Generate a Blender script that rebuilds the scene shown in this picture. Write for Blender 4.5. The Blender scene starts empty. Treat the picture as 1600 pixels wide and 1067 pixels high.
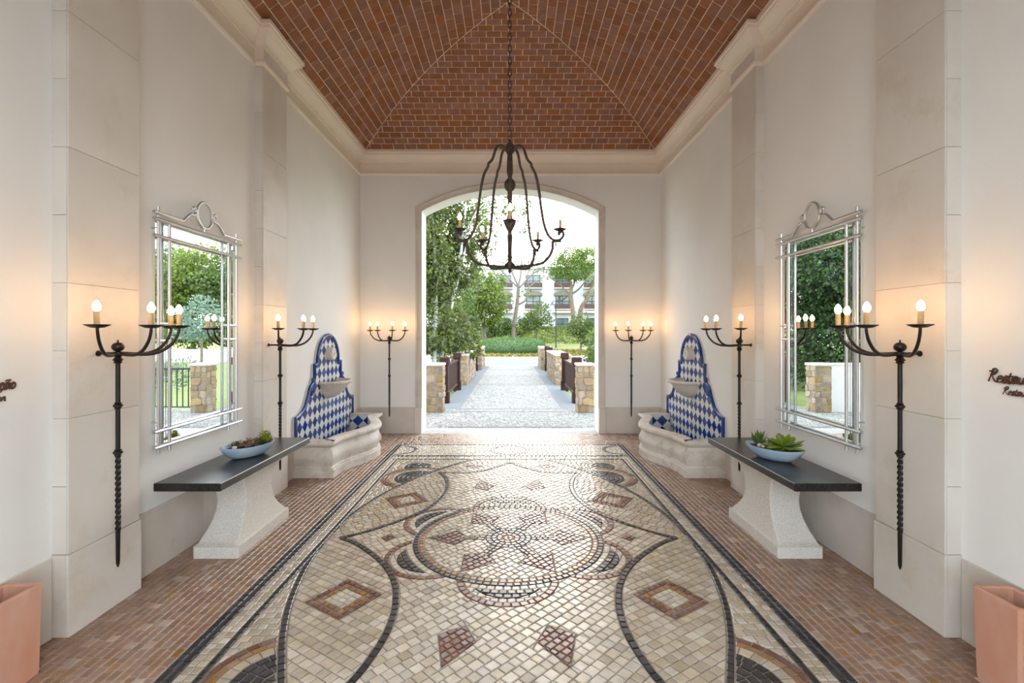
import bpy, math, random
import numpy as np
from mathutils import Vector, Matrix

random.seed(7)
np.random.seed(7)
S = bpy.context.scene
COL = S.collection
PI = math.pi

# ------------------------------------------------------------------ camera, sky, exposure
CAM_X, CAM_Z = 0.03, 1.70
cam_data = bpy.data.cameras.new('camera')
cam = bpy.data.objects.new('camera', cam_data)
COL.objects.link(cam)
cam.location = (CAM_X, 0, CAM_Z)
cam.rotation_euler = (PI / 2, 0, 0)
cam_data.sensor_width = 36
cam_data.lens = 765 / 1600 * 36
cam_data.shift_y = -13.5 / 1600
cam_data.clip_start = 0.02
cam_data.clip_end = 500
S.camera = cam

world = bpy.data.worlds.new('overcast_sky')
S.world = world
world.use_nodes = True
bg = world.node_tree.nodes['Background']
sky = world.node_tree.nodes.new('ShaderNodeTexSky')
sky.sky_type = 'NISHITA'
sky.sun_disc = False
sky.sun_elevation = math.radians(26)
sky.sun_rotation = math.radians(6)
sky.air_density = 1.0
sky.dust_density = 2.0
sky.ozone_density = 1.0
# thin even cloud in front of the low sun's glow
wn, wl = world.node_tree.nodes, world.node_tree.links
bg.inputs['Color'].default_value = (0.84, 0.93, 1.0, 1)
bg.inputs['Strength'].default_value = 3.25
bg2 = wn.new('ShaderNodeBackground')
wl.new(sky.outputs['Color'], bg2.inputs['Color'])
bg2.inputs['Strength'].default_value = 0.15
add = wn.new('ShaderNodeAddShader')
wl.new(bg.outputs['Background'], add.inputs[0]); wl.new(bg2.outputs['Background'], add.inputs[1])
wl.new(add.outputs['Shader'], wn['World Output'].inputs['Surface'])

S.view_settings.view_transform = 'Standard'
S.view_settings.look = 'None'
S.view_settings.gamma = 1
S.view_settings.use_curve_mapping = False
S.view_settings.exposure = 0.68

# ------------------------------------------------------------------ materials
def nodes_of(m):
    m.use_nodes = True
    nt = m.node_tree
    return nt, nt.nodes, nt.links, nt.nodes['Principled BSDF']

def pm(name, c1, c2=None, scale=6.0, rough=0.6, bump=0.0, bscale=None, detail=5.0, metal=0.0,
       island=0.0, spec=0.5, stretch=None, contrast=(0.35, 0.65), c3=None, c3scale=1.5, c3amt=(0.6, 0.75), sub=0.0, trans=0.0):
    """procedural material: noise blend of two colours, optional stains, per-piece variation and fine relief"""
    m = bpy.data.materials.new(name)
    nt, N, L, B = nodes_of(m)
    B.inputs['Roughness'].default_value = rough
    B.inputs['Metallic'].default_value = metal
    B.inputs['Specular IOR Level'].default_value = spec
    tc = N.new('ShaderNodeTexCoord')
    vec = tc.outputs['Object']
    if stretch:
        mp = N.new('ShaderNodeMapping'); mp.inputs['Scale'].default_value = stretch
        L.new(vec, mp.inputs['Vector']); vec = mp.outputs['Vector']
    if c2 is None:
        c2 = tuple(x * 0.85 for x in c1)
    no = N.new('ShaderNodeTexNoise'); no.inputs['Scale'].default_value = scale; no.inputs['Detail'].default_value = detail
    L.new(vec, no.inputs['Vector'])
    cr = N.new('ShaderNodeValToRGB')
    cr.color_ramp.elements[0].position = contrast[0]; cr.color_ramp.elements[0].color = (*c1, 1)
    cr.color_ramp.elements[1].position = contrast[1]; cr.color_ramp.elements[1].color = (*c2, 1)
    L.new(no.outputs['Fac'], cr.inputs['Fac'])
    out = cr.outputs['Color']
    if c3 is not None:
        n3 = N.new('ShaderNodeTexNoise'); n3.inputs['Scale'].default_value = c3scale; n3.inputs['Detail'].default_value = 8; n3.inputs['Roughness'].default_value = 0.7
        L.new(vec, n3.inputs['Vector'])
        r3 = N.new('ShaderNodeMapRange'); r3.inputs['From Min'].default_value = c3amt[0]; r3.inputs['From Max'].default_value = c3amt[1]
        L.new(n3.outputs['Fac'], r3.inputs['Value'])
        mx = N.new('ShaderNodeMix'); mx.data_type = 'RGBA'
        L.new(r3.outputs['Result'], mx.inputs['Factor']); L.new(out, mx.inputs[6]); mx.inputs[7].default_value = (*c3, 1)
        out = mx.outputs[2]
    if island:
        ge = N.new('ShaderNodeNewGeometry'); oi = N.new('ShaderNodeObjectInfo')
        ad = N.new('ShaderNodeMath'); ad.operation = 'ADD'
        L.new(ge.outputs['Random Per Island'], ad.inputs[0]); L.new(oi.outputs['Random'], ad.inputs[1])
        fr = N.new('ShaderNodeMath'); fr.operation = 'FRACT'; L.new(ad.outputs[0], fr.inputs[0])
        mr = N.new('ShaderNodeMapRange'); mr.inputs['To Min'].default_value = 1 - island; mr.inputs['To Max'].default_value = 1 + island
        L.new(fr.outputs[0], mr.inputs['Value'])
        hs = N.new('ShaderNodeHueSaturation')
        L.new(mr.outputs['Result'], hs.inputs['Value']); L.new(out, hs.inputs['Color'])
        f2 = N.new('ShaderNodeMath'); f2.operation = 'MULTIPLY'; f2.inputs[1].default_value = 7.31; L.new(fr.outputs[0], f2.inputs[0])
        f3 = N.new('ShaderNodeMath'); f3.operation = 'FRACT'; L.new(f2.outputs[0], f3.inputs[0])
        mh = N.new('ShaderNodeMapRange'); mh.inputs['To Min'].default_value = 0.5 - island * 0.035; mh.inputs['To Max'].default_value = 0.5 + island * 0.035
        L.new(f3.outputs[0], mh.inputs['Value']); L.new(mh.outputs['Result'], hs.inputs['Hue'])
        ms = N.new('ShaderNodeMapRange'); ms.inputs['To Min'].default_value = 1 - island; ms.inputs['To Max'].default_value = 1 + island
        L.new(f3.outputs[0], ms.inputs['Value']); L.new(ms.outputs['Result'], hs.inputs['Saturation'])
        out = hs.outputs['Color']
    L.new(out, B.inputs['Base Color'])
    if bump:
        nb = N.new('ShaderNodeTexNoise'); nb.inputs['Scale'].default_value = bscale or scale * 6; nb.inputs['Detail'].default_value = 6
        L.new(vec, nb.inputs['Vector'])
        bp = N.new('ShaderNodeBump'); bp.inputs['Strength'].default_value = bump; bp.inputs['Distance'].default_value = 0.01
        L.new(nb.outputs['Fac'], bp.inputs['Height']); L.new(bp.outputs['Normal'], B.inputs['Normal'])
    if trans:
        tr = N.new('ShaderNodeBsdfTranslucent'); L.new(out, tr.inputs['Color'])
        ms_ = N.new('ShaderNodeMixShader'); ms_.inputs['Fac'].default_value = trans
        L.new(B.outputs['BSDF'], ms_.inputs[1]); L.new(tr.outputs['BSDF'], ms_.inputs[2])
        L.new(ms_.outputs['Shader'], N['Material Output'].inputs['Surface'])
    return m

def emit(name, col, strength):
    m = bpy.data.materials.new(name)
    nt, N, L, B = nodes_of(m)
    B.inputs['Base Color'].default_value = (*col, 1)
    B.inputs['Emission Color'].default_value = (*col, 1)
    B.inputs['Emission Strength'].default_value = strength
    return m

M = {}
M['plaster'] = pm('plaster', (0.86, 0.84, 0.80), (0.82, 0.80, 0.76), 1.2, 0.75, 0.08, 60)
M['plaster_cream'] = pm('painted_moulding', (0.88, 0.78, 0.66), (0.85, 0.75, 0.63), 2.0, 0.6, 0.03, 40)
M['limestone'] = pm('limestone', (0.72, 0.67, 0.60), (0.66, 0.60, 0.53), 2.2, 0.5, 0.04, 70, c3=(0.60, 0.50, 0.37), c3scale=2.4, c3amt=(0.54, 0.78), island=0.05)
M['limestone_dado'] = pm('limestone_dado', (0.68, 0.61, 0.54), (0.60, 0.53, 0.46), 2.6, 0.5, 0.04, 70, c3=(0.45, 0.36, 0.26), c3scale=1.8, c3amt=(0.55, 0.8), island=0.05)
M['joint'] = pm('stone_joint', (0.50, 0.45, 0.38), (0.42, 0.37, 0.31), 10, 0.9)
M['fountain_stone'] = pm('fountain_stone', (0.74, 0.68, 0.60), (0.62, 0.55, 0.47), 3.5, 0.55, 0.12, 45, c3=(0.42, 0.33, 0.25), c3scale=5, c3amt=(0.50, 0.74))
M['granite'] = pm('pedestal_granite', (0.80, 0.76, 0.69), (0.60, 0.55, 0.48), 130, 0.7, 0.35, 160, detail=2)
M['brick'] = pm('vault_brick', (0.315, 0.125, 0.062), (0.245, 0.095, 0.047), 9, 0.75, 0.25, 60, island=0.13)
M['mortar'] = pm('vault_mortar', (0.80, 0.63, 0.49), (0.72, 0.55, 0.42), 12, 0.9)
M['floor_mortar'] = pm('floor_mortar', (0.36, 0.31, 0.26), (0.28, 0.23, 0.19), 14, 0.8)
def stone(name, a, b, isl, rough=0.30):
    return pm(name, a, b, 14, rough, 0.10, 40, island=isl, detail=3, spec=0.42)
M['s_beige'] = stone('beige_paving', (0.50, 0.43, 0.33), (0.42, 0.35, 0.26), 0.16)
M['s_white'] = stone('white_paving', (0.60, 0.54, 0.45), (0.52, 0.45, 0.36), 0.14)
M['s_black'] = stone('black_paving', (0.022, 0.022, 0.024), (0.04, 0.04, 0.044), 0.35)
M['s_brown'] = stone('mauve_paving', (0.22, 0.115, 0.085), (0.16, 0.08, 0.06), 0.25)
M['s_orange'] = stone('ochre_paving', (0.34, 0.19, 0.09), (0.26, 0.14, 0.07), 0.22)
M['s_red'] = stone('red_paving', (0.33, 0.205, 0.14), (0.27, 0.16, 0.105), 0.16, 0.34)
M['s_pale'] = stone('pale_rose_paving', (0.46, 0.35, 0.27), (0.40, 0.29, 0.22), 0.15, 0.34)
M['floor_mortar_pale'] = pm('pale_floor_mortar', (0.52, 0.43, 0.36), (0.45, 0.36, 0.30), 14, 0.8)
M['s_grey'] = stone('grey_paving', (0.10, 0.105, 0.11), (0.15, 0.15, 0.15), 0.25)
M['iron'] = pm('wrought_iron', (0.010, 0.007, 0.006), (0.018, 0.012, 0.010), 30, 0.32, 0.1, 90, spec=0.35)
M['rust_iron'] = pm('chandelier_iron', (0.055, 0.035, 0.025), (0.03, 0.02, 0.016), 25, 0.5, 0.15, 80)
M['candle'] = pm('candle_tube', (0.62, 0.42, 0.20), (0.54, 0.34, 0.15), 30, 0.5)
M['bulb'] = emit('lit_bulb', (1.0, 0.58, 0.25), 44)
M['silver'] = pm('brushed_silver', (0.66, 0.67, 0.68), (0.60, 0.61, 0.62), 3, 0.36, 0.0, metal=0.85)
M['mirror'] = bpy.data.materials.new('mirror_glass')
_nt, _N, _L, _B = nodes_of(M['mirror'])
_B.inputs['Metallic'].default_value = 1.0; _B.inputs['Roughness'].default_value = 0.0; _B.inputs['Base Color'].default_value = (0.90, 0.94, 0.93, 1)
M['darkwood'] = pm('black_timber', (0.010, 0.009, 0.0085), (0.022, 0.019, 0.017), 5, 0.24, 0.12, 22, stretch=(14, 1, 14), spec=0.5)
M['blue_tile'] = pm('blue_glazed_tile', (0.014, 0.042, 0.17), (0.026, 0.068, 0.25), 8, 0.14, island=0.25)
M['white_tile'] = pm('white_glazed_tile', (0.76, 0.76, 0.74), (0.70, 0.69, 0.66), 8, 0.12, island=0.05)
M['grout'] = pm('tile_grout', (0.62, 0.60, 0.56), None, 10, 0.8)
M['terracotta'] = pm('terracotta', (0.58, 0.26, 0.16), (0.62, 0.38, 0.28), 3.0, 0.75, 0.08, 50, c3=(0.50, 0.20, 0.12), c3scale=2.2, c3amt=(0.5, 0.75), stretch=(1, 1, 0.5))
M['soil'] = pm('soil', (0.05, 0.03, 0.02), (0.08, 0.05, 0.03), 40, 0.95, 0.6, 60)
M['bowl'] = pm('pale_blue_ceramic', (0.27, 0.41, 0.56), (0.46, 0.56, 0.65), 4, 0.28, 0.03, 50)
M['letter'] = pm('rusty_letters', (0.13, 0.05, 0.025), (0.06, 0.028, 0.018), 30, 0.55, metal=0.3)
M['pebble'] = pm('pale_pebble', (0.72, 0.64, 0.54), (0.62, 0.52, 0.42), 20, 0.6)
def leafm(name, a, b, isl=0.3, tr=0.35, rough=0.5):
    a = tuple(x * .80 for x in a); b = tuple(x * .80 for x in b)
    return pm(name, a, b, 3, rough, island=isl, trans=tr)
M['aloe'] = leafm('aloe_leaf', (0.16, 0.26, 0.06), (0.10, 0.17, 0.06), 0.2, 0.1)
M['aeonium'] = leafm('aeonium_leaf', (0.36, 0.48, 0.07), (0.26, 0.40, 0.07), 0.2, 0.15)
M['echeveria'] = leafm('echeveria_leaf', (0.40, 0.48, 0.28), (0.28, 0.40, 0.24), 0.15, 0.1)
M['rosy'] = leafm('rosy_succulent', (0.50, 0.30, 0.26), (0.42, 0.34, 0.20), 0.35, 0.1)
M['sedum'] = leafm('yellow_sedum', (0.66, 0.64, 0.04), (0.50, 0.54, 0.04), 0.3, 0.2)
M['thyme'] = leafm('grey_green_thyme', (0.12, 0.20, 0.08), (0.09, 0.15, 0.06), 0.3, 0.2)
# outside
M['path'] = None
M['rail_wood'] = pm('dark_red_timber', (0.055, 0.024, 0.018), (0.038, 0.016, 0.012), 6, 0.6, 0.1, 40, spec=0.2, stretch=(8, 8, 1))
M['rubble'] = pm('rubble_stone', (0.345, 0.255, 0.17), (0.26, 0.19, 0.125), 9, 0.9, 0.6, 30, island=0.32, c3=(0.30, 0.165, 0.075), c3scale=5, c3amt=(0.52, 0.7))
M['rubble_mortar'] = pm('rubble_mortar', (0.28, 0.235, 0.18), (0.22, 0.18, 0.135), 20, 0.95, 0.5, 60)
M['cap_stone'] = pm('cap_stone', (0.62, 0.56, 0.46), (0.52, 0.46, 0.37), 8, 0.85, 0.4, 40)
M['white_wall'] = pm('white_render', (0.60, 0.59, 0.57), (0.55, 0.54, 0.52), 2, 0.85, 0.05, 50)
M['threshold'] = pm('white_threshold', (0.42, 0.41, 0.39), (0.37, 0.36, 0.34), 5, 0.8, 0.08, 60, spec=0.15)
M['asphalt'] = pm('pale_asphalt', (0.21, 0.225, 0.235), (0.175, 0.185, 0.195), 30, 0.95, 0.2, 90, spec=0.08)
M['kerb'] = pm('kerb_stone', (0.66, 0.64, 0.60), (0.58, 0.56, 0.52), 6, 0.8)
M['lawn'] = pm('lawn', (0.13, 0.19, 0.045), (0.20, 0.22, 0.06), 2.5, 0.95, 0.8, 14)
M['bank'] = pm('dry_ground_cover', (0.23, 0.22, 0.07), (0.13, 0.17, 0.045), 1.6, 0.95, 0.9, 6, c3=(0.30, 0.21, 0.10), c3scale=0.9, c3amt=(0.5, 0.7))
M['hedge'] = leafm('clipped_hedge_leaf', (0.13, 0.25, 0.07), (0.17, 0.31, 0.09), 0.3, 0.25)
M['flower'] = leafm('yellow_flower', (0.50, 0.34, 0.04), (0.42, 0.27, 0.05), 0.35, 0.2)
M['birch'] = leafm('birch_leaf', (0.125, 0.165, 0.045), (0.20, 0.235, 0.065), 0.45, 0.40)
M['lime_leaf'] = leafm('lime_green_leaf', (0.25, 0.31, 0.06), (0.18, 0.25, 0.05), 0.35, 0.40)
M['dark_leaf'] = leafm('dark_green_leaf', (0.055, 0.10, 0.032), (0.085, 0.14, 0.045), 0.45, 0.30)
M['mid_leaf'] = leafm('mid_green_leaf', (0.125, 0.185, 0.045), (0.18, 0.24, 0.06), 0.4, 0.4)
M['pine'] = leafm('pine_needles', (0.14, 0.23, 0.03), (0.20, 0.29, 0.04), 0.35, 0.30)
M['silver_leaf'] = leafm('silver_blue_leaf', (0.26, 0.35, 0.28), (0.20, 0.29, 0.22), 0.3, 0.3)
M['palm'] = leafm('palm_leaf', (0.26, 0.31, 0.12), (0.20, 0.25, 0.09), 0.3, 0.3)
M['lavender'] = leafm('lavender_leaf', (0.22, 0.24, 0.20), (0.15, 0.22, 0.10), 0.35, 0.3)
M['bark'] = pm('grey_bark', (0.24, 0.20, 0.16), (0.15, 0.12, 0.095), 5, 0.9, 0.5, 12)
M['birch_bark'] = pm('white_birch_bark', (0.62, 0.60, 0.56), (0.48, 0.46, 0.43), 4, 0.8, 0.2, 14, c3=(0.10, 0.09, 0.08), c3scale=5, c3amt=(0.58, 0.68), stretch=(1, 1, 3))
M['pine_bark'] = pm('pine_bark', (0.22, 0.15, 0.105), (0.14, 0.09, 0.065), 5, 0.9, 0.5, 12)
M['facade'] = pm('white_facade', (0.58, 0.585, 0.59), (0.54, 0.545, 0.55), 0.8, 0.8)
M['frame'] = pm('dark_green_frame', (0.035, 0.05, 0.045), (0.05, 0.06, 0.055), 5, 0.5)
M['glass'] = pm('window_glass', (0.16, 0.20, 0.20), (0.09, 0.12, 0.12), 0.6, 0.06, spec=0.8)
M['balcony'] = pm('brown_balcony', (0.10, 0.055, 0.04), (0.07, 0.04, 0.03), 4, 0.6)
M['awning'] = pm('olive_awning', (0.20, 0.19, 0.12), (0.16, 0.15, 0.10), 3, 0.8)
M['roof_tile'] = pm('pale_roof_tile', (0.60, 0.50, 0.42), (0.48, 0.40, 0.33), 6, 0.85)
M['black_metal'] = pm('black_metal', (0.02, 0.022, 0.024), (0.03, 0.03, 0.032), 10, 0.45)
M['lamp_glass'] = pm('lamp_shade_metal', (0.10, 0.12, 0.14), (0.08, 0.10, 0.12), 8, 0.4)

def cobble_material():
    m = bpy.data.materials.new('white_cobbles')
    nt, N, L, B = nodes_of(m)
    tc = N.new('ShaderNodeTexCoord')
    vo = N.new('ShaderNodeTexVoronoi'); vo.feature = 'DISTANCE_TO_EDGE'; vo.inputs['Scale'].default_value = 13
    v2 = N.new('ShaderNodeTexVoronoi'); v2.inputs['Scale'].default_value = 13
    L.new(tc.outputs['Object'], vo.inputs['Vector']); L.new(tc.outputs['Object'], v2.inputs['Vector'])
    r = N.new('ShaderNodeMapRange'); r.inputs['From Min'].default_value = 0.02; r.inputs['From Max'].default_value = 0.09
    L.new(vo.outputs['Distance'], r.inputs['Value'])
    hs = N.new('ShaderNodeHueSaturation'); hs.inputs['Color'].default_value = (0.33, 0.325, 0.305, 1)
    sp = N.new('ShaderNodeSeparateColor'); L.new(v2.outputs['Color'], sp.inputs['Color'])
    r2 = N.new('ShaderNodeMapRange'); r2.inputs['To Min'].default_value = 0.75; r2.inputs['To Max'].default_value = 1.15
    L.new(sp.outputs[0], r2.inputs['Value']); L.new(r2.outputs['Result'], hs.inputs['Value'])
    mx = N.new('ShaderNodeMix'); mx.data_type = 'RGBA'; mx.inputs[6].default_value = (0.14, 0.13, 0.115, 1)
    L.new(r.outputs['Result'], mx.inputs['Factor']); L.new(hs.outputs['Color'], mx.inputs[7])
    L.new(mx.outputs[2], B.inputs['Base Color']); B.inputs['Roughness'].default_value = 0.95; B.inputs['Specular IOR Level'].default_value = 0.08
    bp = N.new('ShaderNodeBump'); bp.inputs['Strength'].default_value = 0.6; bp.inputs['Distance'].default_value = 0.012
    L.new(r.outputs['Result'], bp.inputs['Height']); L.new(bp.outputs['Normal'], B.inputs['Normal'])
    return m
M['path'] = cobble_material()
M['path_grey'] = pm('grey_cobbles', (0.21, 0.22, 0.23), (0.15, 0.16, 0.17), 40, 0.95, 0.5, 30, spec=0.08)

# ------------------------------------------------------------------ object helpers
ORG = {}
def tag(o, label=None, cat=None, group=None, kind=None):
    if label: o['label'] = label
    if cat: o['category'] = cat
    if group: o['group'] = group
    if kind: o['kind'] = kind
    return o

def thing(name, loc, label, cat, group=None):
    o = bpy.data.objects.new(name, None)
    o.empty_display_size = 0.1
    COL.objects.link(o); o.location = loc
    ORG[o.name] = Vector(loc)
    return tag(o, label, cat, group)

class MB:
    def __init__(s):
        s.v = []; s.f = []; s.m = []
    def add(s, v, f, mi=0):
        b = len(s.v); s.v.extend([tuple(p) for p in v])
        for q in f:
            s.f.append([i + b for i in q]); s.m.append(mi)
        return s
    def box(s, x0, x1, y0, y1, z0, z1, mi=0):
        v = [(x0, y0, z0), (x1, y0, z0), (x1, y1, z0), (x0, y1, z0), (x0, y0, z1), (x1, y0, z1), (x1, y1, z1), (x0, y1, z1)]
        return s.add(v, [(0, 3, 2, 1), (4, 5, 6, 7), (0, 1, 5, 4), (1, 2, 6, 5), (2, 3, 7, 6), (3, 0, 4, 7)], mi)
    def bbox(s, x0, x1, y0, y1, z0, z1, b=0.004, mi=0):
        """box with chamfered edges"""
        vs = []; idx = {}
        for sx in (0, 1):
            for sy in (0, 1):
                for sz in (0, 1):
                    c = [(x0, x1)[sx], (y0, y1)[sy], (z0, z1)[sz]]
                    sg = [1 if q == 0 else -1 for q in (sx, sy, sz)]
                    for ax in range(3):
                        p = [c[k] + (0 if k == ax else sg[k] * b) for k in range(3)]
                        idx[(sx, sy, sz, ax)] = len(vs); vs.append(p)
        F = []
        for ax in range(3):
            o1, o2 = [k for k in range(3) if k != ax]
            for sd in (0, 1):
                q = []
                for (a, c) in ((0, 0), (1, 0), (1, 1), (0, 1)):
                    k = [0, 0, 0]; k[ax] = sd; k[o1] = a; k[o2] = c
                    q.append(idx[(*k, ax)])
                flip = (sd == 0) ^ (ax == 1)
                F.append(q[::-1] if flip else q)
        for ax in range(3):
            o1, o2 = [k for k in range(3) if k != ax]
            for a in (0, 1):
                for c in (0, 1):
                    k0 = [0, 0, 0]; k0[o1] = a; k0[o2] = c
                    k1 = list(k0); k1[ax] = 1
                    F.append([idx[(*k0, o1)], idx[(*k1, o1)], idx[(*k1, o2)], idx[(*k0, o2)]])
        for sx in (0, 1):
            for sy in (0, 1):
                for sz in (0, 1):
                    F.append([idx[(sx, sy, sz, 0)], idx[(sx, sy, sz, 1)], idx[(sx, sy, sz, 2)]])
        return s.add(vs, F, mi)
    def tube(s, pts, r, n=8, closed=False, caps=True, mi=0):
        P = [Vector(p) for p in pts]; k = len(P)
        R = r if isinstance(r, (list, tuple)) else [r] * k
        T = []
        for i in range(k):
            if closed: t = P[(i + 1) % k] - P[i - 1]
            elif i == 0: t = P[1] - P[0]
            elif i == k - 1: t = P[-1] - P[-2]
            else: t = (P[i + 1] - P[i]).normalized() + (P[i] - P[i - 1]).normalized()
            T.append(t.normalized() if t.length > 1e-9 else Vector((0, 0, 1)))
        u = T[0].orthogonal().normalized()
        V = []
        for i in range(k):
            u = (u - T[i] * u.dot(T[i]))
            u = u.normalized() if u.length > 1e-6 else T[i].orthogonal().normalized()
            w = T[i].cross(u)
            for j in range(n):
                a = 2 * PI * j / n
                V.append(P[i] + (u * math.cos(a) + w * math.sin(a)) * R[i])
        F = []
        for i in range(k if closed else k - 1):
            i2 = (i + 1) % k
            for j in range(n):
                j2 = (j + 1) % n
                F.append((i * n + j, i * n + j2, i2 * n + j2, i2 * n + j))
        if caps and not closed:
            F.append(tuple(range(n))[::-1]); F.append(tuple((k - 1) * n + j for j in range(n)))
        return s.add(V, F, mi)
    def lathe(s, prof, n=16, c=(0, 0, 0), ax='z', mi=0, a0=0, a1=2 * PI):
        full = abs(a1 - a0 - 2 * PI) < 1e-6
        m = n if full else n + 1
        V = []
        for (r, z) in prof:
            for j in range(m):
                a = a0 + (a1 - a0) * j / n
                p = (r * math.cos(a), r * math.sin(a), z)
                if ax == 'x': p = (p[2], p[0], p[1])
                V.append((p[0] + c[0], p[1] + c[1], p[2] + c[2]))
        F = []
        for i in range(len(prof) - 1):
            for j in range(n):
                j2 = (j + 1) % m
                F.append((i * m + j, i * m + j2, (i + 1) * m + j2, (i + 1) * m + j))
        if full:
            if prof[0][0] > 1e-6: F.append(tuple(range(m))[::-1])
            if prof[-1][0] > 1e-6: F.append(tuple((len(prof) - 1) * m + j for j in range(m)))
        return s.add(V, F, mi)
    def ball(s, c, r, n=10, m=8, sx=1, sy=1, sz=1, mi=0):
        prof = [(r * math.sin(PI * i / m), -r * math.cos(PI * i / m)) for i in range(m + 1)]
        b = MB().lathe(prof, n)
        return s.add([(p[0] * sx + c[0], p[1] * sy + c[1], p[2] * sz + c[2]) for p in b.v], b.f, mi)
    def prism(s, poly, h0, h1, f, mi=0):
        """poly (a,b) extruded from h0 to h1; f maps (a,b,h) to a point"""
        n = len(poly)
        V = [f(a, b, h0) for a, b in poly] + [f(a, b, h1) for a, b in poly]
        F = [tuple(range(n))[::-1], tuple(range(n, 2 * n))] + [(i, (i + 1) % n, n + (i + 1) % n, n + i) for i in range(n)]
        return s.add(V, F, mi)
    def build(s, name, mats, parent=None, smooth=None, local=False):
        me = bpy.data.meshes.new(name)
        o0 = Vector((0, 0, 0))
        if parent is not None and not local: o0 = ORG.get(parent.name, o0)
        V = [(p[0] - o0.x, p[1] - o0.y, p[2] - o0.z) for p in s.v]
        me.from_pydata(V, [], s.f)
        if not isinstance(mats, (list, tuple)): mats = [mats]
        for mt in mats: me.materials.append(mt)
        if len(mats) > 1: me.polygons.foreach_set('material_index', s.m)
        if smooth:
            me.polygons.foreach_set('use_smooth', [True] * len(me.polygons))
            me.set_sharp_from_angle(angle=math.radians(smooth))
        me.validate()
        o = bpy.data.objects.new(name, me); COL.objects.link(o)
        if parent is not None:
            o.parent = parent
        ORG[o.name] = o0
        return o

def fix_normals(o):
    import bmesh
    b = bmesh.new(); b.from_mesh(o.data); bmesh.ops.recalc_face_normals(b, faces=b.faces); b.to_mesh(o.data); b.free()
    return o

def struct(name, mb, mat, parent=None, smooth=None):
    o = mb.build(name, mat, parent, smooth)
    if parent is None: o['kind'] = 'structure'
    return fix_normals(o)

def catmull(pts, n=6, closed=False):
    P = [Vector(p) for p in pts]; k = len(P); out = []
    for i in range(k if closed else k - 1):
        p1, p2 = P[i], P[(i + 1) % k]
        p0 = P[i - 1] if (closed or i > 0) else p1 * 2 - p2
        p3 = P[(i + 2) % k] if (closed or i + 2 < k) else p2 * 2 - p1
        for j in range(n):
            t = j / n
            out.append(0.5 * ((2 * p1) + (p2 - p0) * t + (2 * p0 - 5 * p1 + 4 * p2 - p3) * t * t + (3 * p1 - p0 - 3 * p2 + p3) * t ** 3))
    if not closed: out.append(P[-1])
    return out

# ================================================================== THE HALL
W = 2.54            # half width
Y0, Y1 = -0.15, 8.28  # near and far end
YB = 8.68           # outer face of the far wall
P_IN = 2.448        # face of the pilasters
YC = 4.07
PIL = [(2.735, 3.255), (4.88, 5.385)]
HALF, SPR, CRN = 1.495, 3.76, 4.14       # arched opening
SAG = CRN - SPR
AR = (HALF ** 2 + SAG ** 2) / (2 * SAG)
ARC = [(HALF * (-1 + 2 * i / 32), SPR + math.sqrt(AR ** 2 - (HALF * (-1 + 2 * i / 32)) ** 2) - (AR - SAG)) for i in range(33)]

for s, nm in ((-1, 'wall_left'), (1, 'wall_right')):
    mb = MB(); mb.box(min(s * W, s * (W + .35)), max(s * W, s * (W + .35)), Y0 - .4, YB, -0.3, 5.63)
    struct(nm, mb, M['plaster'])

def arch_wall(ya, yb):
    mb = MB(); TOP = 5.63
    for y in (ya, yb):
        for sx in (-1, 1):
            xs = (sx * HALF, sx * W)
            mb.add([(xs[0], y, -.3), (xs[1], y, -.3), (xs[1], y, SPR), (xs[0], y, SPR)], [(0, 1, 2, 3)])
            mb.add([(xs[0], y, SPR), (xs[1], y, SPR), (xs[1], y, TOP), (xs[0], y, TOP)], [(0, 1, 2, 3)])
        for i in range(32):
            a, b = ARC[i], ARC[i + 1]
            mb.add([(a[0], y, a[1]), (b[0], y, b[1]), (b[0], y, TOP), (a[0], y, TOP)], [(0, 1, 2, 3)])
    for sx in (-1, 1):
        x = sx * HALF
        mb.add([(x, ya, -.3), (x, yb, -.3), (x, yb, SPR), (x, ya, SPR)], [(0, 1, 2, 3)])
        x = sx * W
        mb.add([(x, ya, -.3), (x, yb, -.3), (x, yb, TOP), (x, ya, TOP)], [(0, 1, 2, 3)])
    for i in range(32):
        a, b = ARC[i], ARC[i + 1]
        mb.add([(a[0], ya, a[1]), (b[0], ya, b[1]), (b[0], yb, b[1]), (a[0], yb, a[1])], [(0, 1, 2, 3)])
    return mb
struct('wall_far', arch_wall(Y1, YB), M['plaster'])
struct('wall_near', arch_wall(Y0 - .4, Y0), M['plaster'])

# --- arch moulding (stone surround)
def arch_sweep(prof, z0):
    n_arc = ARC
    path = [(-HALF, z0, (-1, 0))]
    cz = SPR + SAG - AR
    for i, (x, z) in enumerate(n_arc):
        nx, nz = x / AR, (z - cz) / AR
        if i in (0, 32):
            sx = -1 if i == 0 else 1
            # mitre between the jamb normal and the arc normal
            h = Vector((sx + nx, nz)); h.normalize(); k = 1 / max(0.2, h.dot(Vector((sx, 0))))
            path.append((x, z, (h.x * k, h.y * k)))
        else:
            path.append((x, z, (nx, nz)))
    path.append((HALF, z0, (1, 0)))
    mb = MB(); k = len(prof)
    V = []
    for (x, z, nn) in path:
        for (o, q) in prof:
            V.append((x + nn[0] * o, Y1 - q, z + nn[1] * o))
    F = []
    for i in range(len(path) - 1):
        for j in range(k - 1):
            F.append((i * k + j, i * k + j + 1, (i + 1) * k + j + 1, (i + 1) * k + j))
    mb.add(V, F)
    return mb
struct('trim_1', arch_sweep([(0, -.02), (0, .022), (.055, .022), (.065, .030), (.075, .042), (.098, .042), (.105, .03), (.105, -.01)], 0.434), M['limestone_dado'], smooth=40)
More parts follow.
